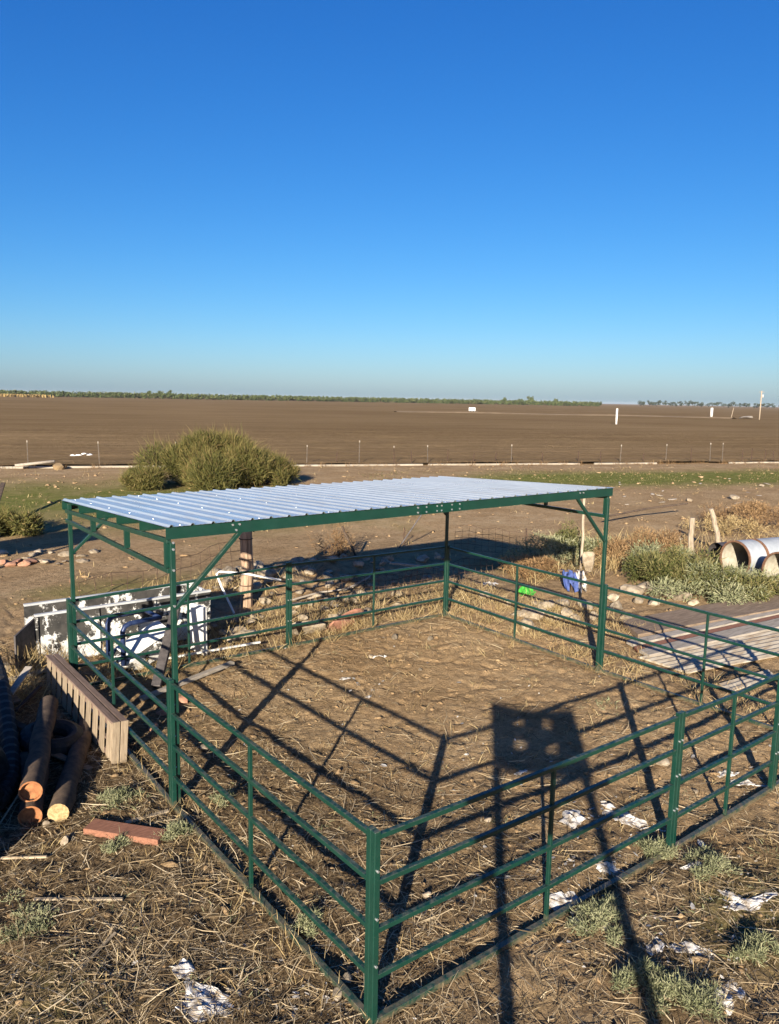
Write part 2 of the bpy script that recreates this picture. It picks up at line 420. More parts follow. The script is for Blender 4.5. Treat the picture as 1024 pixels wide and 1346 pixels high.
def inside_pen(x, y, m=0.0): return (x > -m) & (x < PX + m) & (y > -m) & (y < PY + m)
fd = field_dist(gx, gy); lx = gx.ravel(); ly = gy.ravel()
def blob(x, y, cx, cy, rx, ry): return np.exp(-((x - cx) / rx) ** 2 - ((y - cy) / ry) ** 2)
litter = 0.30 * np.ones_like(gx)
litter += .55 * blob(gx, gy, -1.5, 2.0, 2.2, 3.2) + .25 * blob(gx, gy, 1.2, 3.2, 1.6, 2.5) + .3 * blob(gx, gy, 3.4, -.9, 3.2, .8) + .25 * blob(gx, gy, 5, 8.6, 5, 1.0) + .28 * blob(gx, gy, -1.2, 7, 1.5, 4) + .15 * blob(gx, gy, 2.5, .9, 1.5, .8)
litter -= .35 * blob(gx, gy, 4.6, 4.4, 2.3, 2.0) + .2 * blob(gx, gy, 1.4, -.4, .9, .6)
litter *= 1 - .8 * smooth(13, 22, np.hypot(gx - 3, gy - 3))
grass = -.1 + .85 * np.exp(-((fd + 15) / 8.5) ** 2) * (1 - smooth(12, 20, gx)) + 1.15 * np.exp(-((fd + 9.8) / 4.4) ** 2) * smooth(22, 32, gx)
grass += .5 * blob(gx, gy, 2.5, 13.3, 3.5, 1.5) + .42 * blob(gx, gy, 5.0, -1.1, 3.5, .7) + .35 * blob(gx, gy, -1.6, 1.6, .8, .8) + .35 * blob(gx, gy, 12, 10.5, 3, 1.6)
pale = -.15 + .62 * np.exp(-((fd + 2.8) / 2.4) ** 2) + .25 * blob(gx, gy, 4.9, 4.6, 1.8, 1.5) + .5 * blob(gx, gy, 14, 17, 10, 5) + .35 * blob(gx, gy, 24, 14, 8, 4)
for nm, a in (('litter', litter), ('grass', grass), ('pale', pale)):
    at = ground.data.attributes.new(nm, 'FLOAT', 'POINT'); at.data.foreach_set('value', a.ravel().astype(np.float32))

# the ploughed field: sheet from the ditch to the horizon
us = np.concatenate([-np.geomspace(6500, 60, 26), np.linspace(-55, 95, 160), np.geomspace(100, 6500, 26)])
vs_ = np.concatenate([np.arange(.32, 60, .42), np.geomspace(61, 6500, 40)])
uu, vv = np.meshgrid(us, vs_, indexing='ij')
fxx = DITCH_A[0] + uu * DITCH_D[0] + vv * DITCH_N[0]; fyy = DITCH_A[1] + uu * DITCH_D[1] + vv * DITCH_N[1]
fzz = .03 + (.10 * vnoise(uu * .35, vv * 1.05, 21) + .10 * vnoise(uu * 1.7, vv * 1.6, 22)) * (1 - smooth(40, 70, vv)) * (1 - smooth(80, 130, np.abs(uu)))
ii = np.arange(uu.size).reshape(uu.shape)
field = big_mesh('field', np.stack([fxx, fyy, fzz], -1).reshape(-1, 3), np.stack([ii[:-1, :-1], ii[1:, :-1], ii[1:, 1:], ii[:-1, 1:]], -1).reshape(-1, 4), 'ploughed_earth')
tag(field, 'wide flat brown ploughed field reaching to the horizon', kind='structure')

def ditch_pt(t, n=0.0, z=0.0):
    q = DITCH_A + DITCH_D * t + DITCH_N * n; return Vector((q[0], q[1], z))
mb = MB()
for a, b_ in ((-60, 3.1), (3.6, 11.3), (13.2, 26), (26.4, 38.0), (39.2, 44.5), (51, 57.5)):
    mb.bar(ditch_pt(a, .15, .0), ditch_pt(b_, .15, .0), .16, .14)
tag(mb.build('ditch_kerb', 'pale_concrete', bevel=.02), 'pale concrete lip of a ditch along the field edge', kind='structure')
mb = MB()                                                    # spoil bank across the right of the field
bk = [G(x, y)[:2] for x, y in ((520, 541.5), (620, 543), (720, 545), (800, 546.5), (880, 548), (965, 550.5))]
vv_, ff_ = [], []
for i, q in enumerate(bk):
    q = np.array(q); d = (np.array(bk[min(i + 1, 5)]) - np.array(bk[max(i - 1, 0)])); d /= np.linalg.norm(d); n_ = np.array([-d[1], d[0]])
    for o_, z_ in ((-3.5, .0), (-1, .25 + .25 * (i % 2)), (1.2, .3), (3.5, .0)):
        e_ = q + n_ * o_; vv_.append((e_[0], e_[1], z_))
for i in range(5):
    for k in range(3): ff_.append((i * 4 + k, i * 4 + k + 1, i * 4 + k + 5, i * 4 + k + 4))
tag(mb.add(vv_, ff_).build('dirt_bank', 'dirt_bank'), 'long pale earth bank crossing the far right of the field', kind='structure')

# ------------------------------------------------------------------ shelter
def roof_z(y): return 3.036 - .180 * (y - YC) / (PY - YC)
def build_shelter():
    t = empty('shade_shelter', (0, 0, 0))
    tag(t, 'green steel shade shelter with low-pitched ribbed metal roof standing in the pen', 'shelter')
    g = 'green_paint'
    xa, xb = .055, PX - .055
    for x, y in ((xa, YC), (xb, YC), (xa, PY - .055), (xb, PY - .055)):
        top = roof_z(y) - .02 if y > 5 else 2.90
        MB().bar((x, y, gz(x, y) - .05), (x, y, top - .03), .052, .052).build('post', g, t, bevel=.004)
    # beams (channels: web and two lips)
    for y, s in ((YC - .03, 1), (PY + .03, -1)):
        z1 = roof_z(y) - .004; z0 = z1 - .125
        m = MB().bar((-.02, y, (z0 + z1) / 2), (PX + .02, y, (z0 + z1) / 2), .008, .125)
        m.bar((-.02, y + s * .031, z1 - .005), (PX + .02, y + s * .031, z1 - .005), .052, .008)
        m.bar((-.02, y + s * .031, z0 + .005), (PX + .02, y + s * .031, z0 + .005), .052, .008)
        m.build('beam', g, t)
    for k, y in enumerate((4.42, 5.20, 5.97, 6.75)):
        z = roof_z(y) - .065
        m = MB().bar((-.01, y, z), (PX + .01, y, z), .006, .105)
        m.bar((-.01, y + .026, z + .0505), (PX + .01, y + .026, z + .0505), .046, .005)
        m.bar((-.01, y - .026, z - .0505), (PX + .01, y - .026, z - .0505), .046, .005)
        m.build('purlin', g, t)
    for x in (xa - .030, xb + .030):
        dz = -.150
        MB().bar((x, YC + .005, roof_z(YC) + dz), (x, PY - .01, roof_z(PY) + dz), .045, .05).build('top_chord', g, t, bevel=.003)
        MB().bar((x, YC + .005, 2.57), (x, PY - .01, 2.57), .045, .05).build('bottom_chord', g, t, bevel=.003)
        for y in (YC + .06, 4.95, 6.25):
            MB().bar((x, y, 2.60), (x, y, roof_z(y) + dz - .02), .04, .06, up=(1, 0, 0)).build('web', g, t)
    for x, s in ((xa, 1), (xb, -1)):
        MB().bar((x + s * .02, YC - .005, 2.17), (x + s * .78, YC - .005, 2.93), .04, .05, up=(0, 1, 0)).build('knee_brace', g, t, bevel=.003)
        MB().bar((x + s * .02, PY - .05, 2.10), (x + s * .70, PY - .05, 2.74), .04, .05, up=(0, 1, 0)).build('knee_brace', g, t, bevel=.003)
    # roof sheets, four ribs each
    W, pitch, rh = .915, .22875, .020
    for i in range(8):
        x0 = i * W - .0 + (.0 if i else -.02); x1 = (i + 1) * W + (.02 if i == 7 else -.002)
        prof = [(x0, 0)]
        for k in range(4):
            c = i * W + .03 + k * pitch
            for dx, h in ((-.024, 0), (-.011, rh), (.011, rh), (.024, 0)): prof.append((c + dx, h))
            for dx in (.085, .135):
                prof += [(c + dx - .012, 0), (c + dx, .003), (c + dx + .012, 0)]
        prof.append((x1, 0)); prof = sorted([q for q in prof if x0 <= q[0] <= x1])
        ya, yb = YC - .062, PY + .075
        V, F = [], []
        for th in (0, -.0015):
            for px_, h in prof:
                V += [(px_, ya, roof_z(ya) + h + .004 + th), (px_, yb, roof_z(yb) + h + .004 + th)]
        n = len(prof)
        for k in range(n - 1):
            F.append((2 * k, 2 * k + 2, 2 * k + 3, 2 * k + 1))
            o = 2 * n; F.append((o + 2 * k, o + 2 * k + 1, o + 2 * k + 3, o + 2 * k + 2))
            F.append((2 * k, o + 2 * k, o + 2 * k + 2, 2 * k + 2)); F.append((2 * k + 1, 2 * k + 3, o + 2 * k + 3, o + 2 * k + 1))
        MB().add(V, F).build('roof_sheet', 'galvanised_sheet', t)
    m = MB()
    for y in (YC + .02, 4.42, 5.20, 5.97, 6.75, PY - .02):
        for k in range(8):
            x = .03 + .12 + k * .915; m.tube([(x, y, roof_z(y) + .004), (x, y, roof_z(y) + .010)], .009, 6)
    tag(m.build('roof_screws', 'zinc', t), kind='stuff')
    zb = roof_z(YC - .03) - .066
    bolts = [(x, zb + dz) for x in (.72, .80) for dz in (.03,)] + [(.76, zb - .03), (PX - .8, zb + .03), (PX - .72, zb + .03)]
    bolts += [(x, zb + dz) for x in (3.30, 3.44, 3.62, 3.70, 3.88, 4.02) for dz in (-.032, .032)]
    for x, z in bolts:
        MB().tube([(x, YC - .033, z), (x, YC - .046, z)], .012, 6).build('bolt', 'zinc', t)
    for z in (2.87, 2.80, 2.58, 2.20):
        MB().tube([(xa, YC - .024, z), (xa, YC - .04, z)], .013, 6).build('bolt', 'zinc', t)
    MB().bar((3.36, YC - .0365, zb), (4.08, YC - .0365, zb), .005, .10).build('splice_plate', 'green_dark', t)
    return t
build_shelter()

# ------------------------------------------------------------------ pen panels (base z, top z at each corner)
NODE = dict(A=(0, 0, .02, 1.455), B=(3.66, 0, -.025, 1.405), C=(0, YC, -.02, 1.385), D=(0, PY, .05, 1.40), G=(3.66, PY, .015, 1.51), E=(PX, PY, .01, 1.45), F=(PX, YC, -.02, 1.425), J=(PX, 0, .03, 1.42), K=(5.70, 0, .0, 1.41))
def panel(a, b, ia, ib, label):
    ax, ay, az0, az1 = NODE[a]; bx, by, bz0, bz1 = NODE[b]
    P, Q = Vector((ax, ay, 0)), Vector((bx, by, 0)); d = (Q - P); L = d.length; d /= L
    t = empty('livestock_panel', P + d * ia)
    tag(t, label, 'fence panel', 'livestock panels of the pen')
    def at(s, f):
        u = s / L; z0 = az0 + (bz0 - az0) * u; z1 = az1 + (bz1 - az1) * u
        v = P + d * s - t.location; return Vector((v.x, v.y, z0 + (z1 - z0) * f))
    s0, s1 = ia, L - ib
    for s in (s0, s1):
        q0, q1 = at(s, 0), at(s, 1); q0.z = min(q0.z, gz(q0.x + t.location.x, q0.y + t.location.y)) - .02; q1.z += .028
        m = MB().bar(q0, q1, .05, .05, up=d)
        m.build('end_upright', 'green_paint', t, bevel=.004)
    e = .026
    for k in range(5):
        f = k / 4; h = .038 if k else .05
        p0, p1 = at(s0 + e, f), at(s1 - e, f)
        if k == 0: p0.z += .015; p1.z += .015
        if k == 4: p0.z -= .018; p1.z -= .018
        mid = (p0 + p1) / 2; mid.z -= (.004 + .010 * rng.uniform()) * (k > 0); mid += Vector((-d.y, d.x, 0)) * rng.normal() * .007 * (k > 0)
        m = MB().tube([p0, mid, p1], h * .707, 4)
        # square section set upright: rotate the ring by 45 degrees
        ring = []
        for i, q in enumerate((p0, mid, p1)):
            sd = Vector((-d.y, d.x, 0))
            for sx, sz in ((-1, -1), (1, -1), (1, 1), (-1, 1)): ring.append(q + sd * (sx * h / 2) + Vector((0, 0, sz * h / 2)))
        m.v = [tuple(q) for q in ring]
        m.build('rail', 'green_paint', t, bevel=.003)
    sm = (s0 + s1) / 2
    MB().bar(at(sm, 0) + Vector((0, 0, .04)), at(sm, 1) - Vector((0, 0, .04)), .034, .03, up=d).build('mid_upright', 'green_paint', t, bevel=.003)
    for s in (s0, s1):
        for f in (.25, .5, .75):
            q = at(s, f + .07); n_ = Vector((d.y, -d.x, 0))
            MB().tube([q + n_ * .024, q + n_ * .036], .010, 6).build('bolt', 'zinc', t)
    return t
panel('A', 'C', .053, .027, 'green five-rail panel on the left side between the near corner and the roof post')
panel('C', 'D', .027, .053, 'green five-rail panel under the left end of the roof beside the pallet')
panel('A', 'B', .0, .027, 'green five-rail panel running right from the near corner, under the square shadow')
panel('B', 'K', .027, .027, 'short green five-rail panel ending at the lower right edge of the picture')
panel('K', 'J', .027, .0, 'short green five-rail panel just beyond the right edge, closing the pen corner')
panel('D', 'G', .0, .027, 'green five-rail panel at the back in front of the peeling white box')
panel('G', 'E', .027, .0, 'green five-rail panel at the back, right half, in front of the rubble mound')
panel('F', 'E', .027, .053, 'green five-rail panel under the right end of the roof by the blue rag')
panel('J', 'F', .053, .027, 'green five-rail panel on the right in front of the flat metal sheets')

# ------------------------------------------------------------------ things outside the frame whose shadows show
ddir = Vector((math.sin(SUN_AZ), math.cos(SUN_AZ), 0)); cdir = Vector((math.cos(SUN_AZ), -math.sin(SUN_AZ), 0)); TANE = math.tan(SUN_EL)
def build_stand():
    t = empty('steel_stand', (0, 0, 0)); tag(t, 'tall steel stand with holed square plate below the viewpoint, shadow in the pen', 'stand')
    al = -5.0
    def pt(ac, h, o=0.0): return ddir * (al + o) + cdir * (ac - .221 * h) + Vector((0, 0, h))
    for ac in (1.29, 2.33):
        b0 = pt(ac, 0); MB().tube([(b0.x, b0.y, gz(b0.x, b0.y) - .05), pt(ac, 2.80)], .058, 8).build('leg', 'steel_rail', t)
    # plate: strips round four holes
    x0, x1, z0, z1 = 1.255, 2.43, 2.76, 3.42
    hx = [(1.55, 1.69), (1.95, 2.08)]; hz = [(2.98, 3.035), (3.205, 3.255)]
    xs = [x0, hx[0][0], hx[0][1], hx[1][0], hx[1][1], x1]; zs = [z0, hz[0][0], hz[0][1], hz[1][0], hz[1][1], z1]
    m = MB()
    for i in range(5):
        for k in range(5):
            if i in (1, 3) and k in (1, 3): continue
            sag = lambda x, z: z - (.055 * math.sin(math.pi * (x - x0) / (x1 - x0)) if z == z1 else 0)
            V = []
            for o in (-.02, .02):
                for x, z in ((xs[i], zs[k]), (xs[i + 1], zs[k]), (xs[i + 1], zs[k + 1]), (xs[i], zs[k + 1])): V.append(pt(x, sag(x, z), o))
            m.add(V, [(0, 1, 2, 3), (7, 6, 5, 4), (0, 4, 5, 1), (1, 5, 6, 2), (2, 6, 7, 3), (3, 7, 4, 0)])
    m.build('plate', 'steel_rail', t)
build_stand()
def build_shed():
    e1, e2 = Vector((.927, .375, 0)), Vector((-.375, .927, 0))
    o = Vector((1.09, 18.5, 0)) - ddir * (3.0 / TANE)
    t = empty('open_shed', o); t.rotation_euler = (0, 0, math.atan2(.375, .927))
    tag(t, 'low open-sided timber shed left of the view, its roof shadow lying on the grass', 'shed')
    m = MB(); m.add([(-5, -.05, 2.95), (3.3, -.05, 2.95), (4.5, 2.0, 2.95), (-5, 2.0, 2.95), (-5, -.05, 3.03), (3.3, -.05, 3.03), (4.5, 2.0, 3.03), (-5, 2.0, 3.03)],
        [(0, 3, 2, 1), (4, 5, 6, 7), (0, 1, 5, 4), (1, 2, 6, 5), (2, 3, 7, 6), (3, 0, 4, 7)]).build('roof', 'rusty_sheet', t)
    for x, y in ((-4.8, .1), (-1, .1), (3.0, .1), (-4.8, 1.9), (-1, 1.9), (3.6, 1.9)):
        w = t.matrix_basis @ Vector((x, y, 0)); MB().bar((x, y, gz(w.x, w.y) - .05), (x, y, 2.95), .1, .1).build('post', 'old_post', t)
build_shed()

# ------------------------------------------------------------------ shapes for clutter
def _ico(sub):
    bm = bmesh.new(); bmesh.ops.create_icosphere(bm, subdivisions=sub, radius=1)
    v = np.array([q.co[:] for q in bm.verts]); f = [tuple(x.index for x in q.verts) for q in bm.faces]; bm.free(); return v, f
ICO1, ICO2 = _ico(1), _ico(2)
def rock_mesh(size, seed, sub=2, blocky=.5):
    r = np.random.default_rng(seed); v, f = ICO2 if sub == 2 else ICO1
    p = v.copy()
    for _ in range(11):                                     # cut by random planes -> broken faces
        n = r.normal(size=3); n /= np.linalg.norm(n); c = r.uniform(.38, .78)
        d = p @ n - c; p = p - np.outer(np.clip(d, 0, None), n) * r.uniform(.75, 1)
    p += r.normal(size=p.shape) * .025
    return p * np.array(size) / 2, f
def rock(px, py, size, seed, label, cat, group, name='concrete_chunk', mat='concrete', rz=None, pos=None, sink=.25, lift=0.0):
    q = pos if pos is not None else G(px, py)
    v, f = rock_mesh(size, seed)
    o = MB().add(v, f).build(name, mat)
    z = gz(q[0], q[1]) + size[2] * (.5 - sink) + lift
    r = np.random.default_rng(seed + 1)
    o.location = (q[0], q[1], z); o.rotation_euler = (r.normal() * .12, r.normal() * .12, r.uniform(0, 6.28) if rz is None else rz)
    return tag(o, label, cat, group)

def rag(px, py, size, seed, label, name='torn_rag', mat='white_rag', hgt=.06, group=None, cat='rag', pos=None):
    q = np.array(pos if pos is not None else G(px, py)[:2]); r = np.random.default_rng(seed); nr, na = 7, 26
    V, F = [(0, 0, 0)], []
    ph = r.uniform(0, 6.28, 4); a0 = r.uniform(0, 3.14)
    for i in range(1, nr + 1):
        for k in range(na):
            a = 2 * math.pi * k / na; rr = i / nr * (1 + .26 * math.sin(2 * a + ph[0]) + .12 * math.sin(3 * a + ph[1]) + .10 * math.sin(5 * a + ph[2]) + (.12 * r.normal() if i > nr - 2 else 0))
            x, y = rr * size[0] / 2 * math.cos(a), rr * size[1] / 2 * math.sin(a)
            V.append((x * math.cos(a0) - y * math.sin(a0), x * math.sin(a0) + y * math.cos(a0), 0))
    for k in range(na): F.append((0, 1 + k, 1 + (k + 1) % na))
    for i in range(nr - 1):
        for k in range(na): F.append((1 + i * na + k, 1 + (i + 1) * na + k, 1 + (i + 1) * na + (k + 1) % na, 1 + i * na + (k + 1) % na))
    V = np.array(V); wx, wy = V[:, 0] + q[0], V[:, 1] + q[1]
    cr = np.abs(vnoise(wx * 13 + seed, wy * 9, seed) - .5) * 2
    cr2 = vnoise(wx * 31 + seed, wy * 27, seed + 5)
    dist = np.hypot(V[:, 0] / size[0], V[:, 1] / size[1]) * 2
    V[:, 2] = height(wx, wy) - .006 + hgt * (1 - cr) * np.clip(1.25 - dist, .1, 1) + .022 * cr2
    z0 = gz(q[0], q[1]); V[:, 2] -= z0
    o = MB().add(V, F).build(name, mat, smooth_=False); o.location = (q[0], q[1], z0)
    sol = o.modifiers.new('thickness', 'SOLIDIFY'); sol.thickness = .006; sol.offset = 1
    return tag(o, label, cat, group)

def plank(a, b, w, h, name, mat, label, cat, za=0.0, zb=0.0, group=None, sag=True, bevel=.006):
    a, b = np.array(a[:2]), np.array(b[:2]); c = (a + b) / 2
    hh = [gz(*(a + (b - a) * t)) for t in np.linspace(0, 1, 7)]
    base = max(np.mean(hh), np.percentile(hh, 70))
    za = base + za; zb = base + zb
    m = MB().bar((a[0] - c[0], a[1] - c[1], za - base), (b[0] - c[0], b[1] - c[1], zb - base), w, h)
    o = m.build(name, mat, bevel=bevel); o.location = (c[0], c[1], base + h / 2 - .008)
    return tag(o, label, cat, group)

# ------------------------------------------------------------------ left: pallet, logs, hose, plank, white box
def build_pallet():
    p0, p1 = np.array([-.16, 4.95]), np.array([-.20, 7.9]); c = (p0 + p1) / 2; L = float(np.linalg.norm(p1 - p0)); H = .52
    t = empty('wooden_pallet', (c[0], c[1], gz(*c)), math.atan2(p1[1] - p0[1], p1[0] - p0[0]) - math.pi / 2)
    tag(t, 'long weathered slatted pallet standing on edge along the left panel', 'pallet')
    lean = R(4); z0 = .02
    def pt(y, z, x): return Vector((x * math.cos(lean) + z * math.sin(lean), y, z0 + z * math.cos(lean) - x * math.sin(lean)))
    def slab(y0, y1, za, zb, xa, xb, name, mat, shift=0.0):
        V = [pt(y + (shift if z == za else 0), z, x) for y in (y0, y1) for z in (za, zb) for x in (xa, xb)]
        MB().add(V, [(0, 1, 3, 2), (4, 6, 7, 5), (0, 4, 5, 1), (2, 3, 7, 6), (0, 2, 6, 4), (1, 5, 7, 3)]).build(name, mat, t, bevel=.0025)
    n = 11; pitch = L / n
    for k in range(n):
        y0 = -L / 2 + k * pitch + .02; y1 = y0 + pitch * .66
        slab(y0, y1, .02 + rng.uniform(-.012, .012), H - .03, -.088, -.078, 'slat', 'pallet_slat', rng.uniform(-.02, .02))
        if k in (1, 5, 9): slab(y0, y1, .03, H - .03, .075, .085, 'slat', 'pallet_slat')
    for z in (.03, H - .11):
        slab(-L / 2, L / 2, z, z + .07, -.077, -.03, 'runner', 'pallet_runner')
        slab(-L / 2, L / 2, z + .005, z + .075, .03, .074, 'runner', 'pallet_runner')
    slab(-L / 2, L / 2, H - .028, H - .004, -.095, -.008, 'edge_board', 'pallet_runner')
    slab(-L / 2, L / 2, H - .028, H - .004, .008, .09, 'edge_board', 'pallet_runner')
    y = -L / 2 - .03
    slab(y, y + .022, .0, H, -.095, -.006, 'end_board', 'pallet_slat'); slab(y, y + .022, .0, H, .006, .09, 'end_board', 'pallet_slat')
build_pallet()

def log(a, b, r, name, bark, endm, label, cat, za=0.0, zb=0.0, hollow=False, seed=0):
    a, b = np.array(a[:2]), np.array(b[:2]); rr = np.random.default_rng(seed)
    z0 = gz(*a) + r * .9 + za; z1 = gz(*b) + r * .9 + zb
    t = empty(name, (a[0], a[1], z0)); tag(t, label, cat)
    dv = Vector((b[0] - a[0], b[1] - a[1], z1 - z0)); side = Vector((-dv.y, dv.x, 0)).normalized()
    pts = [dv * k / 8 + side * (.006 * rr.normal()) * (k not in (0,)) for k in range(9)]
    MB().tube(pts, r, 14, rads=[r * (1 + .03 * rr.normal()) if k else r for k in range(9)], cap=False).build('body', bark, t, True)
    d = dv.normalized()
    if hollow:
        MB().tube([d * -.004, d * .10], r * .99, 14, False).build('rim', endm, t, True)
        MB().tube([d * .05, d * .07], r * .97, 14).build('plug', endm, t)
        m = MB(); n = 18; u = d.cross(Vector((0, 0, 1))).normalized(); w = u.cross(d)
        V = [d * -.006 + (u * math.cos(2 * math.pi * k / n) + w * math.sin(2 * math.pi * k / n)) * q for q in (r * 1.01, r * .86) for k in range(n)]
        m.add(V, [(k, (k + 1) % n, n + (k + 1) % n, n + k) for k in range(n)]).build('end_ring', endm, t)
    else:
        MB().tube([d * -.004, d * .03], r * .985, 14).build('cut_end', endm, t)
    return t
log(G(40, 1083), G(62, 960), .115, 'clay_pipe', 'dark_bark', 'clay', 'lower of two clay pipes with orange ends at the left heap', 'pipe', hollow=True, seed=1)
log(G(42, 1076), G(66, 955), .115, 'clay_pipe', 'dark_bark', 'clay', 'upper clay pipe with orange rim and split plug, left heap', 'pipe', za=.21, zb=.24, hollow=True, seed=2)
log(G(77, 1076), G(115, 958), .108, 'timber_log', 'dark_bark', 'log_end', 'brown log with pale yellow sawn end lying by the clay pipes', 'log', seed=3)
# unseen pole heap added beyond the left edge, sized to shade the pipes
k = 0
for lay, cnt in enumerate((7, 6, 5, 4, 3, 2)):
    for j in range(cnt):
        dx = .21 * j + .105 * lay; k += 1; dy = rng.uniform(-.12, .12)
        log((-3.28 + dx, 3.42 + dy), (-2.82 + dx, 6.1 + dy), .105, 'shade_pole', 'dark_bark', 'dark_bark', 'timber pole in the unseen heap added beyond the left edge for its shade', 'pole', za=.18 * lay, zb=.18 * lay, seed=20 + k)['group'] = 'added poles shading the left heap'
def build_hose():
    pts = [G(-6, 1070) + np.array([0, 0, .12]), G(14, 1040) + np.array([0, 0, .16]), G(12, 985) + np.array([0, 0, .28]), G(2, 930) + np.array([0, 0, .40]), G(-10, 890) + np.array([0, 0, .40])]
    P = [Vector(q) for q in pts]; path = []
    for i in range(len(P) - 1):
        for k in range(14):
            t = k / 14; a, b, c, d = P[max(i - 1, 0)], P[i], P[i + 1], P[min(i + 2, len(P) - 1)]
            path.append(.5 * ((2 * b) + (c - a) * t + (2 * a - 5 * b + 4 * c - d) * t * t + (3 * b - a - 3 * c + d) * t ** 3))
    o0 = P[0].copy(); o0.z = 0
    o = MB().tube([q - o0 for q in path], .11, 12, rads=[.11 if k % 2 else .092 for k in range(len(path))]).build('drain_hose', 'black_rubber')
    o.location = o0
    tag(o, 'thick black corrugated drain hose curving along the left edge', 'hose')
build_hose()
def tyre(loc, Rr, r, rot, label):
    m = MB(); n, k = 40, 12; V, F = [], []
    for i in range(n):
        a = 2 * math.pi * i / n
        for j in range(k):
            b = 2 * math.pi * j / k; rad = r * (1.1 if (i % 2 and -.9 < b - math.pi < .9) is False and (j in (11, 0, 1)) and i % 2 else 1)
            x = Rr + rad * math.cos(b) * 1.0; V.append((x * math.cos(a), x * math.sin(a), rad * math.sin(b) * 1.15))
    for i in range(n):
        for j in range(k): F.append((i * k + j, i * k + (j + 1) % k, ((i + 1) % n) * k + (j + 1) % k, ((i + 1) % n) * k + j))
    o = m.add(V, F).build('old_tyre', 'black_rubber'); o.location = loc; o.rotation_euler = rot
    return tag(o, label, 'tyre')
q = G(22, 1062); tyre((q[0] - .17, q[1] + .25, gz(q[0], q[1]) + .33), .25, .105, (R(78), 0, R(70)), 'old black tyre propped in the heap at the left edge')
q = G(70, 985); tyre((q[0], q[1], gz(q[0], q[1]) + .13), .27, .11, (R(6), R(8), 0), 'old black tyre lying flat in shade behind the clay pipes')
rj = np.random.default_rng(31)
for i in range(13):
    cx_, cy_ = rj.uniform(-1.45, -.55), rj.uniform(5.0, 7.4); an_ = rj.uniform(0, 3.14); ln = rj.uniform(.35, .8)
    plank((cx_ - math.cos(an_) * ln / 2, cy_ - math.sin(an_) * ln / 2), (cx_ + math.cos(an_) * ln / 2, cy_ + math.sin(an_) * ln / 2), rj.uniform(.04, .12), rj.uniform(.025, .06), 'scrap_board', ['dark_plank', 'dark_bark', 'rusty_steel'][i % 3], 'short dark board in the shaded jumble behind the clay pipes', 'board', rj.uniform(.0, .12), rj.uniform(.05, .3), 'boards in the shaded left heap')
plank(G(14, 938), G(40, 915), .10, .03, 'grey_board', 'grey_board', 'short grey board poking out of the shaded heap at left', 'board', .25, .42)
plank(G(-15, 905), G(82, 880), .09, .05, 'long_board', 'grey_board', 'long pale board on the ground leading to the pallet', 'board', .02, .04)
tag(rock(5, 885, (.35, .3, .22), 71, 'pale block at the far left edge by the long board', 'block', None, 'concrete_block'), None)
plank(G(117, 1090), G(214, 1105), .20, .075, 'timber_offcut', 'red_timber', 'red-brown timber beam offcut lying outside the left panel', 'timber')
plank(G(165, 1082), G(222, 1066), .06, .02, 'thin_lath', 'dead_stick', 'thin lath touching the panel foot beside the red timber', 'stick')
plank(G(44, 1184), G(162, 1184), .035, .02, 'split_stick', 'dead_stick', 'straight pale split stick lying in the lower left dirt', 'stick', .01, .01)
plank(G(-4, 1129), G(62, 1127), .03, .02, 'split_stick', 'dead_stick', 'thin pale stick at the left edge below the log ends', 'stick', .01, .01)
plank(G(102, 1280), G(152, 1228), .025, .02, 'bent_stick', 'dead_stick', 'grey stick lying diagonally in the lower left dirt', 'stick', .01, .01)
plank(G(-2, 1085), G(58, 1030), .018, .014, 'dry_cane', 'dead_stick', 'thin dry cane leaning over the clay pipes', 'stick', .03, .35)
rock(86, 1108, (.12, .11, .11), 72, 'small pale stone in front of the sawn log', 'stone', None, 'pale_stone')
rock(60, 1083, (.10, .09, .08), 73, 'small white stone between the clay pipes and the log', 'stone', None, 'pale_stone')

def build_white_box():
    # long rectangular tank with flaking white paint
    a, b = G(36, 876)[:2], G(178, 868)[:2]; a = np.array([-.15, 9.00]); b = np.array([2.75, 8.98])
    d = (b - a) / np.linalg.norm(b - a); ang = math.atan2(d[1], d[0])
    t = empty('stock_tank', (a[0], a[1], gz(*a)), ang); tag(t, 'long rectangular tank with flaking white paint behind the back left panel', 'tank')
    L, H, D = 3.0, .82, .75
    MB().box((L / 2, .02, H / 2), (L, .04, H)).build('front_sheet', 'peeling_paint', t)
    MB().box((L / 2, D, H / 2), (L, .04, H)).build('back_sheet', 'peeling_paint', t)
    MB().box((L - .02, D / 2, H / 2), (.04, D - .05, H - .01)).build('end_sheet', 'peeling_paint', t)
    MB().box((L / 2, D / 2, .04), (L - .1, D - .06, .03)).build('floor_sheet', 'steel_rail', t)
    m = MB().bar((0, .0, H + .02), (L, .0, H + .02), .07, .035); m.bar((0, D, H + .02), (L, D, H + .02), .07, .035); m.build('rim', 'grey_sheet', t)
    for x in (.02, .98, 1.95): MB().bar((x, -.015, .02), (x, -.015, H), .03, .05, up=(1, 0, 0)).build('rib', 'peeling_paint', t)
    m = MB(); m.add([(-.02, .0, .02), (-.38, -.35, .0), (-.38, -.35, .66), (-.02, .0, .80), (.0, -.02, .02), (-.36, -.37, .0), (-.36, -.37, .66), (.0, -.02, .80)],
        [(0, 1, 2, 3), (7, 6, 5, 4), (0, 4, 5, 1), (1, 5, 6, 2), (2, 6, 7, 3), (3, 7, 4, 0)]).build('swung_end_sheet', 'steel_rail', t)
    return t
build_white_box()
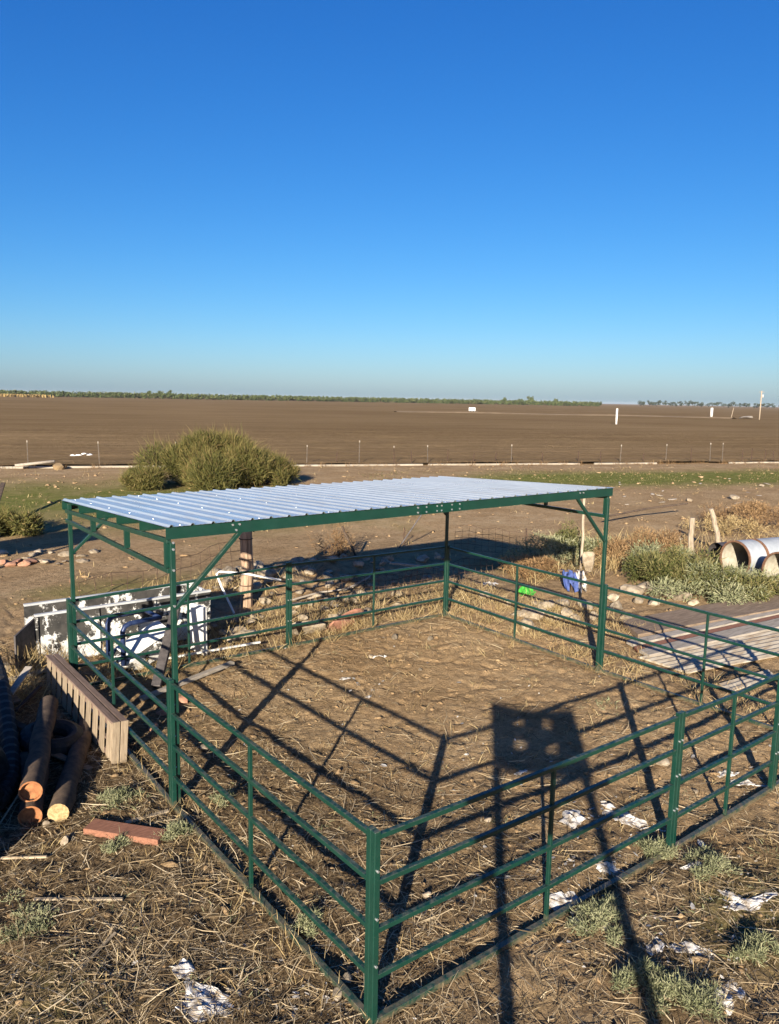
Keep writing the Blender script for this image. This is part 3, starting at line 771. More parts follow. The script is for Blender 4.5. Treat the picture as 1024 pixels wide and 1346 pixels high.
def build_cooker():
    q = np.array([1.28, 8.08]); t = empty('white_cabinet', (q[0], q[1], gz(*q)), R(6)); tag(t, 'tipped white cabinet with dark blue tube frame in front of the tank', 'cabinet')
    rot = Matrix.Rotation(R(-24), 3, 'Y') @ Matrix.Rotation(R(14), 3, 'X')
    def P(v): w = rot @ Vector(v); return (w.x, w.y, w.z + .30)
    m = MB(); m.box((0, 0, 0), (.95, .5, .30)); m.v = [P(v) for v in m.v]; m.build('body', 'peeling_paint', t, bevel=.02)
    m = MB(); m.box((.05, .0, .165), (.80, .44, .02)); m.v = [P(v) for v in m.v]; m.build('top_plate', 'white_paint', t, bevel=.008)
    path = [(-.48, -.30, -.25), (-.48, -.30, .30), (-.44, -.30, .37), (-.36, -.30, .40), (.15, -.30, .40)]
    MB().tube([(x, y, z + .45) for x, y, z in path], .04, 10).build('tube_frame', 'blue_frame', t, True)
    MB().tube([(x, y + .55, z + .45) for x, y, z in path], .04, 10).build('tube_frame', 'blue_frame', t, True)
    MB().tube([(.15, -.30, .85), (.15, .25, .85)], .035, 10).build('cross_tube', 'blue_frame', t, True)
    q2 = (.98, -.02)
    m = MB().box((q2[0], q2[1], .44), (.06, .5, .84)); m.build('side_sheet', 'white_paint', t, bevel=.01)
build_cooker()
def build_beam():
    a, b = Vector((1.05, 6.95, 0)), Vector((1.75, 7.85, .95)); a.z = gz(a.x, a.y) + .03
    t = MB().bar((0, 0, 0), b - a, .14, .09).build('steel_beam', 'steel_rail', bevel=.006); t.location = a
    tag(t, 'dark steel beam leaning on the back left panel', 'beam')
build_beam()
plank((1.05, 8.05), (3.25, 7.80), .05, .03, 'white_lath', 'white_paint', 'white lath on the ground behind the back left panel', 'lath', .06, .10)
plank((.7, 6.6), (2.4, 7.15), .10, .05, 'grey_board', 'grey_board', 'grey board lying inside the pen by the leaning beam', 'board', .02, .06)
for k, (x, y) in enumerate(((.85, 6.0), (1.2, 6.3), (.55, 5.7))):
    rock(0, 0, (.34, .22, .12), 80 + k, 'reddish clod of earth in the shaded corner by the pallet', 'clod', 'reddish clods by the pallet', 'earth_clod', 'orange_rubble', pos=(x, y))

# ------------------------------------------------------------------ wooden post, posts, wire, white bent pipe
def post(px, py, h, w, name, mat, label, lean=(0, 0), rnd=True, pos=None, taper=.9):
    q = pos if pos is not None else G(px, py); z = gz(q[0], q[1])
    r = np.random.default_rng(int(abs(px) * 7 + py))
    pts = [(lean[0] * k / 6 + r.normal() * .012 * (0 < k < 6), lean[1] * k / 6 + r.normal() * .012 * (0 < k < 6), -.1 + (h + .1) * k / 6) for k in range(7)]
    o = MB().tube(pts, w / 2, 9 if rnd else 4, rads=[w / 2 * (1 - (1 - taper) * k / 6) * (1 + .05 * r.normal()) for k in range(7)]).build(name, mat, smooth_=False)
    o.location = (q[0], q[1], z); return tag(o, label, 'post')
po = post(324, 801, 2.33, .265, 'timber_post', 'old_post', 'thick dark timber post rising behind the roof, middle left', taper=.95)
MB().tube([(.15, -.05, 1.55), (.17, -.05, 1.62), (.21, -.05, 1.75), (.20, -.05, 1.92), (.17, -.05, 1.98)], .02, 7).build('iron_hook', 'rusty_steel', po)
for z in (.45, 1.0, 1.42): MB().tube([(.137 * math.cos(a), .137 * math.sin(a), z) for a in np.linspace(0, 6.28, 17)], .010, 6).build('wire_wrap', 'rusty_steel', po)
post(906, 752, 1.42, .15, 'split_post', 'weathered_wood', 'pale split wooden post standing in weeds left of the culvert pipes', (-.05, .0))
post(950, 728, 1.35, .15, 'leaning_post', 'weathered_wood', 'grey wooden post leaning left just above the culvert pipe', (-.42, .25))
post(763, 757, 1.95, .07, 'thin_pole', 'weathered_wood', 'thin straight wooden pole seen under the right end of the roof', (-.02, .0))
post(693, 726, .72, .05, 'steel_stake', 'rusty_steel', 'short rusty stake by the right tip of the roof shadow', (-.08, .0))
post(531, 716, .52, .05, 'steel_stake', 'rusty_steel', 'short dark stake behind the roof shadow near the middle', (.0, .0))
post(470, 738, .85, .07, 'leaning_stake', 'dark_bark', 'dark leaning stake beside the dead shrub on the rubble mound', (-.38, .2))
post(96, 800, .85, .05, 'orange_stake', 'orange_rubble', 'thin orange stake left behind the tank', (.0, .0))
post(735, 722, .45, .06, 'short_stake', 'dark_bark', 'short dark stake in weeds right of the roof shadow')
o = MB().tube([Vector(G(523, 722)) * 1, Vector(G(523, 722)) + Vector((.75, -.15, 1.0))], .022, 7).build('prop_rod', 'steel_rail'); tag(o, 'thin bluish rod leaning up towards the roof beam', 'rod')
q = G(308, 810)
pa = [(0, 0, .02), (-.18, .18, .55), (-.26, .24, .82), (-.2, .22, .86), (.25, .05, .80), (.95, -.2, .62)]
o = MB().tube(pa, .022, 7).build('bent_pipe', 'white_plastic'); o.location = (q[0], q[1], gz(q[0], q[1])); tag(o, 'bent thin white pipe hanging by the thick timber post', 'pipe')
pp = [Vector(G(x, y)) for x, y in ((385, 800), (420, 792), (455, 788), (485, 776), (492, 765))]
o = MB().tube([Vector((q.x - pp[0].x, q.y - pp[0].y, gz(q.x, q.y) + .12)) for q in pp], .020, 7).build('white_hose', 'grey_board'); o.location = (pp[0].x, pp[0].y, 0); tag(o, 'pale curved hose lying on rubble behind the back right panel', 'hose')
o = plank(G(512, 760), G(565, 766), .08, .05, 'pale_board', 'grey_board', 'pale short board at the lower edge of the roof shadow', 'board', .12, .12)

# sagging square-mesh wire fence behind the pen
def mesh_fence(A, B, h, step, label, sag=.12, seed=0):
    r = np.random.default_rng(seed); A, B = Vector((*A, 0)), Vector((*B, 0)); n = int((B - A).length / step); m = MB()
    def pt(i, k): 
        u = i / n; q = A.lerp(B, u); s = Vector((-(B - A).y, (B - A).x, 0)).normalized()
        zz = h * k / 4 * (1 - sag * math.sin(u * 9 + seed) ** 2)
        q = q + s * (.14 * math.sin(u * 7 + seed) * k / 4); q.z = gz(q.x, q.y) + zz; return q
    for k in range(5): m.tube([pt(i, k) for i in range(n + 1)], .006, 4)
    for i in range(n + 1): m.tube([pt(i, k) for k in range(5)], .006, 4)
    o = m.build('mesh_wire', 'rusty_steel'); return tag(o, label, 'wire mesh')
mesh_fence((5.6, 9.2), (10.2, 9.0), .62, .17, 'sagging square-mesh wire running across the foot of the rubble mound', seed=2)
mesh_fence((13.6, 10.6), (12.2, 12.6), .75, .2, 'curled piece of square wire mesh beyond the roof shadow', seed=5)
mesh_fence((1.0, 10.4), (4.9, 11.7), .95, .3, 'thin square-mesh wire left of the thick timber post', .05, 8)

# ------------------------------------------------------------------ right: slab, rags, boards, culverts
q = G(773, 764); _rv, _rf = rock_mesh((.40, .13, .95), 77); _rm = Matrix.Rotation(R(-14), 3, 'Y') @ Matrix.Rotation(R(18), 3, 'X')
v = MB().add([_rm @ Vector(k) + Vector((0, 0, .36)) for k in _rv], _rf).build('stone_slab', 'concrete')
v.location = (q[0], q[1], gz(q[0], q[1]) - .03); v.rotation_euler = (0, 0, R(-40)); tag(v, 'grey slab leaning beside the thin wooden pole', 'slab')
rag(690, 786, (.55, .34), 5, 'bright green plastic scrap beyond the right panel', 'plastic_scrap', 'green_plastic', .16, cat='plastic')
def hung_rag():
    q = np.array([10.75, 7.05]); t = empty('blue_rag', (q[0], q[1], gz(*q))); tag(t, 'blue and pale rag draped over a stake beyond the right panel', 'rag')
    for name, mat, x0, w, s in (('blue_cloth', 'blue_cloth', -.26, .30, 1), ('pale_cloth', 'white_rag', .08, .16, 4)):
        V, F = [], []
        for i in range(13):
            for k in range(11):
                x = x0 + w * i / 12; z = .50 - (.34 + .10 * math.sin(i * 1.9 + s) + .05 * math.sin(i * .7)) * k / 10 + .03 * math.sin(i * .9 + s)
                V.append((x * .67 + .025 * math.sin(i * 1.3 + k * .55 + s), -x * .74 + .05 * math.cos(i * 1.7 + k * .2 + s) - .012 * k, z))
        for i in range(12):
            for k in range(10): F.append((i * 11 + k, i * 11 + k + 1, (i + 1) * 11 + k + 1, (i + 1) * 11 + k))
        o = MB().add(V, F).build(name, mat, t, True); o.modifiers.new('thickness', 'SOLIDIFY').thickness = .008
    MB().bar((-.22, .24, .5), (.24, -.26, .5), .03, .03).build('rail_bar', 'dark_bark', t)
    MB().bar((0.02, 0, -.1), (.02, 0, .5), .05, .05).build('stake', 'dark_bark', t)
hung_rag()
rag(672, 822 - 38, (.4, .3), 9, 'pale sheet scrap behind the far right corner of the pen', 'paper_scrap', 'white_rag', .05, pos=(9.9, 8.8))

def flat_sheet(pts, name, mat, label, cat, z=.03, th=.03, rid=0, rows=1, group=None):
    """quad board or ribbed sheet lying on the ground; pts = left-near, left-far, right-far, right-near (world xy)"""
    a, b, c, d = [np.array(q, float) for q in pts]; base = max(gz(*((a + b) / 2)), gz(*((a + b + c + d) / 4)))
    N = rows; V, F = [], []
    o0 = a
    for lay in (0, -th):
        for i in range(N + 1):
            u = i / N; l = a + (b - a) * u; r_ = d + (c - d) * u
            h = z + lay + (rid * (i % 2) if lay == 0 else 0)
            V += [(*(l - o0), h), (*(r_ - o0), h)]
    k = 2 * (N + 1)
    for i in range(N):
        F += [(2 * i, 2 * i + 1, 2 * i + 3, 2 * i + 2), (k + 2 * i, k + 2 * i + 2, k + 2 * i + 3, k + 2 * i + 1)]
        F += [(2 * i, 2 * i + 2, k + 2 * i + 2, k + 2 * i), (2 * i + 1, k + 2 * i + 1, k + 2 * i + 3, 2 * i + 3)]
    F += [(0, k, k + 1, 1), (2 * N, 2 * N + 1, k + 2 * N + 1, k + 2 * N)]
    o = MB().add(V, F).build(name, mat); o.location = (o0[0], o0[1], base); return tag(o, label, cat, group)
def px4(*p): return [G(*q)[:2] for q in p]
flat_sheet(px4((838, 842), (816, 823), (1060, 777), (1060, 800)), 'wide_plank', 'dark_plank', 'widest dark weathered plank at the back of the lumber on the right', 'plank', .10, .09)
flat_sheet(px4((832, 853), (823, 848), (1060, 798), (1060, 803)), 'pale_board', 'grey_board', 'narrow pale board between the dark plank and the red strip', 'board', .085, .06)
flat_sheet(px4((838, 860), (833, 855), (1060, 804), (1060, 809)), 'red_strip', 'red_timber', 'narrow red-brown strip lying between pale boards on the right', 'strip', .07, .05)
flat_sheet(px4((853, 868), (840, 861), (1060, 810), (1060, 822)), 'pale_board', 'grey_board', 'pale board just in front of the red-brown strip', 'board', .085, .06)
flat_sheet(px4((903, 888), (838, 867), (1060, 823), (1060, 858)), 'ribbed_sheet', 'rusty_sheet', 'large ribbed metal roofing sheet lying on the ground at right', 'metal sheet', .05, .02, .022, 14)
flat_sheet(px4((962, 912), (945, 903), (1010, 884), (1020, 893)), 'metal_offcut', 'rusty_sheet', 'small pale metal offcut near the right edge inside the pen line', 'metal sheet', .03, .015, .012, 5)

def culvert(px, py, rad, length, az, label):
    q = G(px, py); t = empty('culvert_pipe', (q[0], q[1], gz(q[0], q[1]) + rad - .04), math.pi / 2 - az); tag(t, label, 'pipe')
    n = int(length / .034); n -= n % 2
    MB().tube([(length * k / n, 0, 0) for k in range(n + 1)], rad, 40, False, rads=[rad + (.007 if k % 2 else -.007) for k in range(n + 1)]).build('shell', 'galvanised_pipe', t, True)
    MB().tube([(length * k / n, 0, 0) for k in range(n + 1)], rad, 40, False, rads=[rad - .02 + (.007 if k % 2 else -.007) for k in range(n + 1)]).build('lining', 'pipe_inner', t, True)
    def ring(x, w, r0, r1, nm, mat):
        V = []; N = 40
        for xx, r_ in ((x, r0), (x, r1), (x + w, r1), (x + w, r0)):
            V += [(xx, r_ * math.cos(2 * math.pi * k / N), r_ * math.sin(2 * math.pi * k / N)) for k in range(N)]
        F = [(a * N + k, a * N + (k + 1) % N, ((a + 1) % 4) * N + (k + 1) % N, ((a + 1) % 4) * N + k) for a in range(4) for k in range(N)]
        MB().add(V, F).build(nm, mat, t)
    ring(-.012, .04, rad - .030, rad + .014, 'rusty_rim', 'pipe_rust')
    ring(.62, .07, rad - .002, rad + .024, 'coupling_band', 'pipe_rust')
    return t
culvert(964, 757, .47, 4.2, R(103), 'corrugated steel culvert pipe with rusty rim and open end, the farther one')
culvert(1022, 774, .47, 4.0, R(103), 'nearer corrugated culvert pipe cut off by the right edge')
q = G(940, 742); tag(MB().tube([(0, 0, .30), (.9, -.2, .30)], .30, 20, False).build('dark_drum', 'steel_rail', smooth_=True), 'dark drum lying half hidden left of the culvert pipe', 'drum').location = (q[0], q[1], gz(q[0], q[1]))
rail_pts = [Vector(G(795, 692)), Vector(G(850, 684)), Vector(G(902, 680))]
o = MB().tube([Vector((q_.x - rail_pts[0].x, q_.y - rail_pts[0].y, .35 + .10 * i)) for i, q_ in enumerate(rail_pts)], .04, 7).build('fallen_rail', 'dark_bark'); o.location = (rail_pts[0].x, rail_pts[0].y, 0); tag(o, 'long thin dark pole running left from the split post', 'pole')
for i, (x, y, s) in enumerate(((884, 722, .3), (892, 722, .26), (886, 732, .3), (894, 731, .28), (887, 741, .3))):
    rock(x, y, (s, s * .8, s * .9), 300 + i, 'grey block among the weeds left of the split post', 'block', 'stacked blocks by the split post', 'concrete_block', lift=.22 - .11 * (i // 2))

# ------------------------------------------------------------------ rubble and stones
r9 = np.random.default_rng(5)
for i in range(64):                                         # mound behind the back fence
    x = r9.normal(6.9, 2.0); y = r9.normal(10.6, .85); s = .12 + .34 * r9.beta(1.2, 2)
    rock(0, 0, (s * 1.25, s, s * r9.uniform(.5, .8)), 400 + i, 'pale concrete chunk in the rubble mound behind the back fence', 'rubble', 'rubble mound behind the back fence', pos=(x, y), sink=.22, mat='concrete')
for i in range(22):                                         # sunlit row between the fence and the mound
    x = r9.uniform(2.9, 7.0); y = r9.normal(9.1, .4); s = r9.uniform(.12, .38)
    rock(0, 0, (s * 1.35, s, s * .6), 900 + i, 'pale rubble piece in the dry grass right behind the back fence', 'rubble', 'rubble in the grass behind the back fence', pos=(x, y), sink=.18)
for i in range(16):                                         # left shoulder by the timber post
    x = r9.normal(5.2, .75); y = r9.normal(12.4, .5); s = r9.uniform(.2, .5)
    rock(0, 0, (s * 1.3, s, s * .7), 470 + i, 'pale rubble chunk heaped beside the thick timber post', 'rubble', 'rubble beside the timber post', pos=(x, y), sink=.2)
for i, (x, y, s) in enumerate(((715, 805, .5), (700, 815, .55), (725, 815, .45), (745, 812, .4), (735, 800, .4), (690, 826, .35), (830, 783, .5), (848, 780, .5), (875, 784, .52), (895, 788, .45), (810, 800, .35), (822, 812, .3), (770, 800, .35), (705, 800, .3), (755, 818, .28), (780, 812, .26), (805, 790, .32), (840, 792, .3), (860, 795, .34), (912, 794, .3), (680, 812, .3), (665, 800, .26), (640, 790, .3))):
    rock(x, y, (s * 1.2, s, s * .72), 520 + i, 'pale boulder in the row beyond the right panels', 'boulder', 'boulders beyond the right panels', 'pale_boulder', sink=.25)
for i, (x, y, w, h, mt, lab) in enumerate(((4.35, 8.0, .95, .42, 'concrete', 'pale flat slab propped behind the back fence, left of the red one'), (4.95, 7.86, .62, .36, 'brick_red', 'red-brown slab leaning behind the back fence'), (5.4, 8.15, .55, .40, 'brick_red', 'narrow reddish slab just right of the red-brown one'), (3.2, 8.3, .7, .3, 'concrete', 'low pale slab behind the back fence near the middle uprights'))):
    v, f = rock_mesh((w, .14, h), 560 + i); rm = Matrix.Rotation(R(38), 3, 'X')
    o = MB().add([rm @ Vector(k) for k in v * 1.25], f).build('broken_slab', mt); o.location = (x, y, gz(x, y) + h * .28); o.rotation_euler = (0, 0, R(-8 + 7 * i)); tag(o, lab, 'slab', 'broken slabs behind the back fence')
for i in range(14):
    q = G(r9.uniform(0, 130), r9.uniform(726, 752)); s = r9.uniform(.15, .45)
    rock(0, 0, (s * 1.3, s, s * .55), 580 + i, 'pale rubble lump in the strip left of the shelter', 'rubble', 'rubble strip left of the shelter', pos=q, sink=.3)
for i in range(5):
    q = G(4 + 9 * i, 741 + (i % 2) * 3); rock(0, 0, (.42, .34, .2), 600 + i, 'orange-red rubble lump at the far left edge', 'rubble', 'orange rubble at the left edge', 'orange_rubble_lump', 'orange_rubble', pos=q)
for i, (x, y, s) in enumerate(((455, 1288, .11), (443, 1310, .10), (870, 1008, .17), (915, 1040, .09), (503, 1331, .06), (488, 862, .10), (552, 880, .09), (518, 840, .18), (565, 842, .13), (905, 660, .35), (1000, 640, .3), (790, 650, .3), (965, 657, .5), (742, 1010, .1), (268, 985, .12), (560, 1180, .1), (640, 1080, .09))):
    where = ['outside the near corner post', 'at the foot of the near left panel', 'behind the right near panel, the largest in the pen', 'right of the thick upright near the right edge', 'just right of the near corner foot', 'in the middle of the pen, left', 'in the middle of the pen, centre', 'low by the back fence, right half', 'by the far back corner', 'on the green strip, middle right', 'on the green strip at the far right', 'behind the right roof post', 'largest on the far dirt lane at right', 'by the edge of the square shadow', 'in the left part of the pen', 'behind the near right panel', 'left of the square shadow'][i]
    rock(x, y, (s * 1.3, s, s * .7), 620 + i, 'pale stone ' + where, 'stone', None, 'pale_stone', sink=.2)
for i in range(16):
    q = G(r9.uniform(790, 1020), r9.uniform(628, 668)); sz_ = r9.uniform(.10, .3)
    rock(0, 0, (sz_ * 2.2, sz_, .06), 660 + i, 'pale flat scrap lying on the green strip beyond the right roof post', 'scrap', 'pale scraps on the green strip', 'pale_scrap', 'grey_board', pos=q, sink=.1)
# loose crumbs of earth and pebbles: angular, half buried
def crumbs(x, y, size, r):
    v1, f1 = ICO1; f1 = np.array(f1); n = len(x)
    jit_ = np.clip(1 + .42 * r.normal(size=(n, len(v1), 1)), .35, 1.9)
    ax = np.stack([r.uniform(.8, 1.8, n), r.uniform(.6, 1.1, n), r.uniform(.3, .75, n)], -1)
    p = v1[None] * jit_ * ax[:, None] * size[:, None, None]
    a_ = r.uniform(0, 6.28, n); ca, sa = np.cos(a_)[:, None], np.sin(a_)[:, None]
    p = np.stack([p[..., 0] * ca - p[..., 1] * sa, p[..., 0] * sa + p[..., 1] * ca, p[..., 2]], -1)
    return p + np.stack([x, y, height(x, y) + size * .05], -1)[:, None], f1
N = 9000
pn, f1 = crumbs(rng.uniform(-3, 9.4, N), rng.uniform(-2, 10.2, N), rng.gamma(1.4, .0058, N) + .004, rng)
NF = 3200                                                   # coarser ones farther out
tf, nf = rng.uniform(-12, 60, NF), -rng.uniform(1.5, 36, NF)
fx_, fy_ = DITCH_A[0] + DITCH_D[0] * tf + DITCH_N[0] * nf, DITCH_A[1] + DITCH_D[1] * tf + DITCH_N[1] * nf
pf, _ = crumbs(fx_, fy_, rng.gamma(1.5, .016, NF) + .012, rng)
V = np.concatenate([pn, pf]).reshape(-1, 3); nv = len(ICO1[0])
Fc = (f1[None] + (np.arange(N + NF) * nv)[:, None, None]).reshape(-1, 3)
tag(big_mesh('earth_clods', V, Fc, 'earth'), 'loose crumbs of dry earth and pebbles over the yard', 'clods', kind='stuff')

# ------------------------------------------------------------------ torn white rags
RAGS = [(268, 1318, .55, .30, 'large torn white rag at the bottom left of the picture'),
        (240, 1275, .28, .16, 'pale scrap of rag above the large white rag, lower left'),
        (752, 1078, .36, .26, 'white rag left of the long leg shadow near the front panel'),
        (822, 1076, .44, .28, 'biggest white rag right of the long leg shadow in the pen'),
        (798, 1060, .20, .10, 'thin white rag crossed by the leg shadow'),
        (745, 1186, .30, .30, 'white rag bundle wedged under the front panel by the middle upright'),
        (800, 1143, .24, .18, 'white rag beside the leg shadow just inside the front panel'),
        (758, 1215, .20, .13, 'white rag scrap outside the front panel below the bundle'),
        (985, 1188, .60, .14, 'long white strip of rag near the right edge'),
        (960, 1180, .20, .10, 'small white rag left of the long strip at right'),
        (905, 1248, .40, .16, 'flat greyish rag on the bare patch at lower right'),
        (862, 1245, .22, .16, 'small grey rag by the leg shadow at lower right'),
        (965, 1300, .24, .14, 'white rag crumb near the lower right corner'),
        (950, 1312, .28, .15, 'greyish crumpled rag at the lower right corner'),
        (865, 1206, .07, .06, 'tiny white scrap alone on the dirt at lower right'),
        (912, 1140, .25, .10, 'pale rag scrap outside the right near panel'),
        (982, 1028, .34, .20, 'white rag behind the panel at the right edge'),
        (955, 1015, .26, .14, 'thin white rag in the pen near the right edge'),
        (375, 852, .10, .07, 'tiny pale scrap at the foot of the back middle upright'),
        (485, 915, .22, .06, 'thin white scrap by a rail shadow in mid pen'),
        (452, 892, .18, .10, 'greyish scrap in mid pen left of the thin white one'),
        (500, 862, .22, .10, 'pale crumpled scrap nearer the back fence'),
        (685, 1018, .22, .08, 'dull scrap lying in the square shadow'),
        (130, 605, .9, .5, 'white bags on the edge of the ploughed field')]
for i, (x, y, a, b_, lab) in enumerate(RAGS[:-1]):
    rag(x, y, (a * .85, b_ * .85), 40 + i * 3, lab, hgt=.045 * min(1, b_ * 4))
q = G(108, 602); m = MB()
for k in range(4):
    v, f = rock_mesh((.55, .4, .22), 900 + k, 1); m.add(v + np.array([k * .38 - .6, .12 * (k % 2), .1 + .08 * (k == 2)]), f)
o = m.build('white_bag', 'white_plastic'); o.location = (q[0], q[1], .10); tag(o, 'white plastic bags lying on the field beyond the ditch at left', 'bags')

# torn flecks of white plastic trodden into the soil
rf = np.random.default_rng(17); ctr = np.array([G(x, y)[:2] for x, y in ((780, 1075), (830, 1080), (760, 1150), (800, 1140), (900, 1240), (960, 1290), (985, 1185), (270, 1310), (420, 1300), (975, 1025), (930, 1140), (740, 1200), (480, 900), (620, 1000))])
nfl = 620; ck = rf.integers(0, len(ctr), nfl); fp = ctr[ck] + rf.normal(size=(nfl, 2)) * .28; wide = rf.uniform(size=nfl) < .25
fp[wide] = np.stack([rf.uniform(-2, 7, wide.sum()), rf.uniform(-1.6, 7, wide.sum())], -1)
an = rf.uniform(0, 6.28, nfl); D_ = np.stack([np.cos(an), np.sin(an), rf.normal(size=nfl) * .25], -1); LF = rf.gamma(1.6, .014, nfl) + .008
V, F = ribbons(np.stack([fp[:, 0], fp[:, 1], height(fp[:, 0], fp[:, 1]) + .010], -1), D_, LF, LF * rf.uniform(.3, .8, nfl), np.zeros((nfl, 3)), rf, np.stack([-np.sin(an), np.cos(an), rf.normal(size=nfl) * .4], -1))
tag(big_mesh('plastic_flecks', V, F, 'white_rag'), 'small torn flecks of white plastic trodden into the soil', 'litter', kind='stuff')

# ------------------------------------------------------------------ straw, grass, weeds
def vis_weight(x, y): return np.clip(36.0 / ((x - CAM[0]) ** 2 + (y - CAM[1]) ** 2), 0.12, 1)
def lit_at(x, y):
    l = .42 + .4 * blob(x, y, -1.6, 2.2, 2.4, 3.4) + .25 * blob(x, y, 1.2, 3.2, 1.8, 2.8) + .25 * blob(x, y, 3.4, -.9, 3.4, .9) + .3 * blob(x, y, 5, 7.3, 6, .6) + .3 * blob(x, y, -.8, 7, 1.2, 4) + .3 * blob(x, y, 2.2, 7, 2.5, 1.2)
    l = l - .33 * blob(x, y, 4.6, 4.4, 2.3, 2.0) - .22 * blob(x, y, 1.5, -.5, .9, .6)
    return np.clip(l * (.35 + 1.3 * vnoise(x * 1.7, y * 1.7, 33)), .02, 1)
def straw(N, lmin, lmax, wmin, wmax, lift, seed):
    r = np.random.default_rng(seed); x = r.uniform(-3.2, 9.6, N * 4); y = r.uniform(-2.2, 10.6, N * 4)
    keep = r.uniform(size=N * 4) < lit_at(x, y) * vis_weight(x, y); x, y = x[keep][:N], y[keep][:N]; n = len(x)
    a = r.uniform(0, 2 * math.pi, n); L = lmin + (lmax - lmin) * r.beta(1.4, 3.2, n)
    x1, y1 = x + np.cos(a) * L, y + np.sin(a) * L
    z0 = height(x, y) + r.uniform(.003, lift, n); z1 = height(x1, y1) + r.uniform(.003, lift * 1.5, n)
    P = np.stack([x, y, z0], -1); D = np.stack([x1 - x, y1 - y, z1 - z0], -1); LL = np.linalg.norm(D, axis=1)
    zm = height((x + x1) / 2, (y + y1) / 2) + .006
    side = np.stack([-np.sin(a), np.cos(a), r.normal(size=n) * .5], -1)
    bend = np.stack([-np.sin(a), np.cos(a), 0 * a], -1) * (r.normal(size=n) * .28 * L)[:, None]
    V, F = ribbons(P, D, LL, r.uniform(wmin, wmax, n), bend, r, side)
    return V, F, r.uniform(0, 1, n)
tag(blade_object('straw_litter', [straw(62000, .03, .22, .003, .0065, .022, 1), straw(7500, .15, .62, .004, .009, .045, 2)], 'straw'), 'dry straw and broken stems strewn over the yard', 'straw', kind='stuff')

def tufts(centers, nb, hmin, hmax, w, spread, seed, lean=.45):
    r = np.random.default_rng(seed); c = np.repeat(np.asarray(centers, float), nb, 0); n = len(c)
    off = r.normal(size=(n, 2)) * spread; x, y = c[:, 0] + off[:, 0], c[:, 1] + off[:, 1]
    P = np.stack([x, y, height(x, y) - .01], -1); D = np.stack([r.normal(size=n) * lean, r.normal(size=n) * lean, np.ones(n)], -1)
    L = r.uniform(hmin, hmax, n); bend = np.stack([D[:, 0], D[:, 1], -np.abs(r.normal(size=n)) * .5], -1) * (L * r.uniform(.1, .6, n))[:, None]
    V, F = ribbons(P, D, L, r.uniform(w * .6, w * 1.3, n), bend, r); return V, F, r.uniform(0, 1, n)
def line_pts(a, b, n, jit, seed):
    r = np.random.default_rng(seed); t = r.uniform(size=n)[:, None]; a, b = np.array(a, float), np.array(b, float)
    return a + (b - a) * t + r.normal(size=(n, 2)) * jit
def near_pts(x0, x1, y0, y1, n, seed):
    r = np.random.default_rng(seed); return np.stack([r.uniform(x0, x1, n), r.uniform(y0, y1, n)], -1)
dry = [tufts(line_pts((0, 7.6), (7.3, 7.7), 95, .16, 3), 14, .10, .38, .006, .06, 4),
       tufts(line_pts((1, 8.6), (9.5, 8.6), 150, .45, 5), 14, .12, .50, .007, .09, 6),
       tufts(line_pts((7.5, 7.6), (7.9, .6), 90, .3, 7), 12, .08, .34, .006, .07, 8),
       tufts(line_pts((8.4, 8.0), (9.2, 4.8), 110, .5, 9), 13, .12, .42, .007, .09, 10),
       tufts(line_pts((-.5, 8.6), (.1, 9.0), 26, .18, 11), 20, .2, .62, .007, .07, 12),
       tufts(line_pts((-.9, 7.2), (-.5, 7.9), 26, .22, 13), 18, .15, .5, .007, .09, 14, .8),
       tufts(line_pts((-.05, 0.2), (-.1, 5), 40, .12, 15), 9, .05, .22, .005, .05, 16),
       tufts(near_pts(.2, 7.1, .2, 7.3, 170, 17), 7, .04, .19, .005, .05, 18),
       tufts(near_pts(-2.4, 0, -.8, 4, 120, 19), 8, .03, .15, .005, .06, 20),
       tufts(near_pts(.5, 7, -1.8, -.1, 90, 21), 7, .03, .14, .005, .05, 22),
       tufts(line_pts((11, 8.5), (16, 8.6), 90, .6, 23), 14, .2, .62, .010, .14, 24),
       tufts(line_pts((2.8, 11.8), (5.5, 11.0), 60, .5, 25), 12, .15, .4, .009, .12, 26),
       tufts(np.array([(DITCH_A + DITCH_D * t_ + DITCH_N * n_) for t_, n_ in zip(rng.uniform(-10, 58, 420), -rng.uniform(1, 32, 420))]), 6, .05, .2, .016, .12, 53),
       tufts(line_pts((16, 10.5), (22, 7.5), 70, .8, 27), 14, .2, .6, .012, .16, 28)]
tag(blade_object('dry_grass', dry, 'dry_grass'), 'tufts of standing dry grass along the fences and rubble', 'dry grass', kind='stuff')
green = [tufts(near_pts(-2.4, -.2, .2, 2.6, 60, 31), 9, .02, .07, .008, .06, 32, .9),
         tufts(near_pts(2.5, 7.5, -2.0, -.4, 110, 33), 10, .02, .08, .008, .07, 34, .9),
         tufts(near_pts(.2, 7, .3, 7.2, 40, 35), 9, .02, .07, .007, .05, 36, .9),
         tufts([G(720, 800)[:2], G(800, 927)[:2], G(790, 925)[:2], G(160, 1060)[:2], G(150, 1055)[:2], G(140, 1065)[:2]], 40, .03, .09, .009, .10, 38, .9)]
tag(blade_object('green_cover', green, 'sage_weed'), 'low grey-green ground weeds in thin patches', 'weeds', kind='stuff')

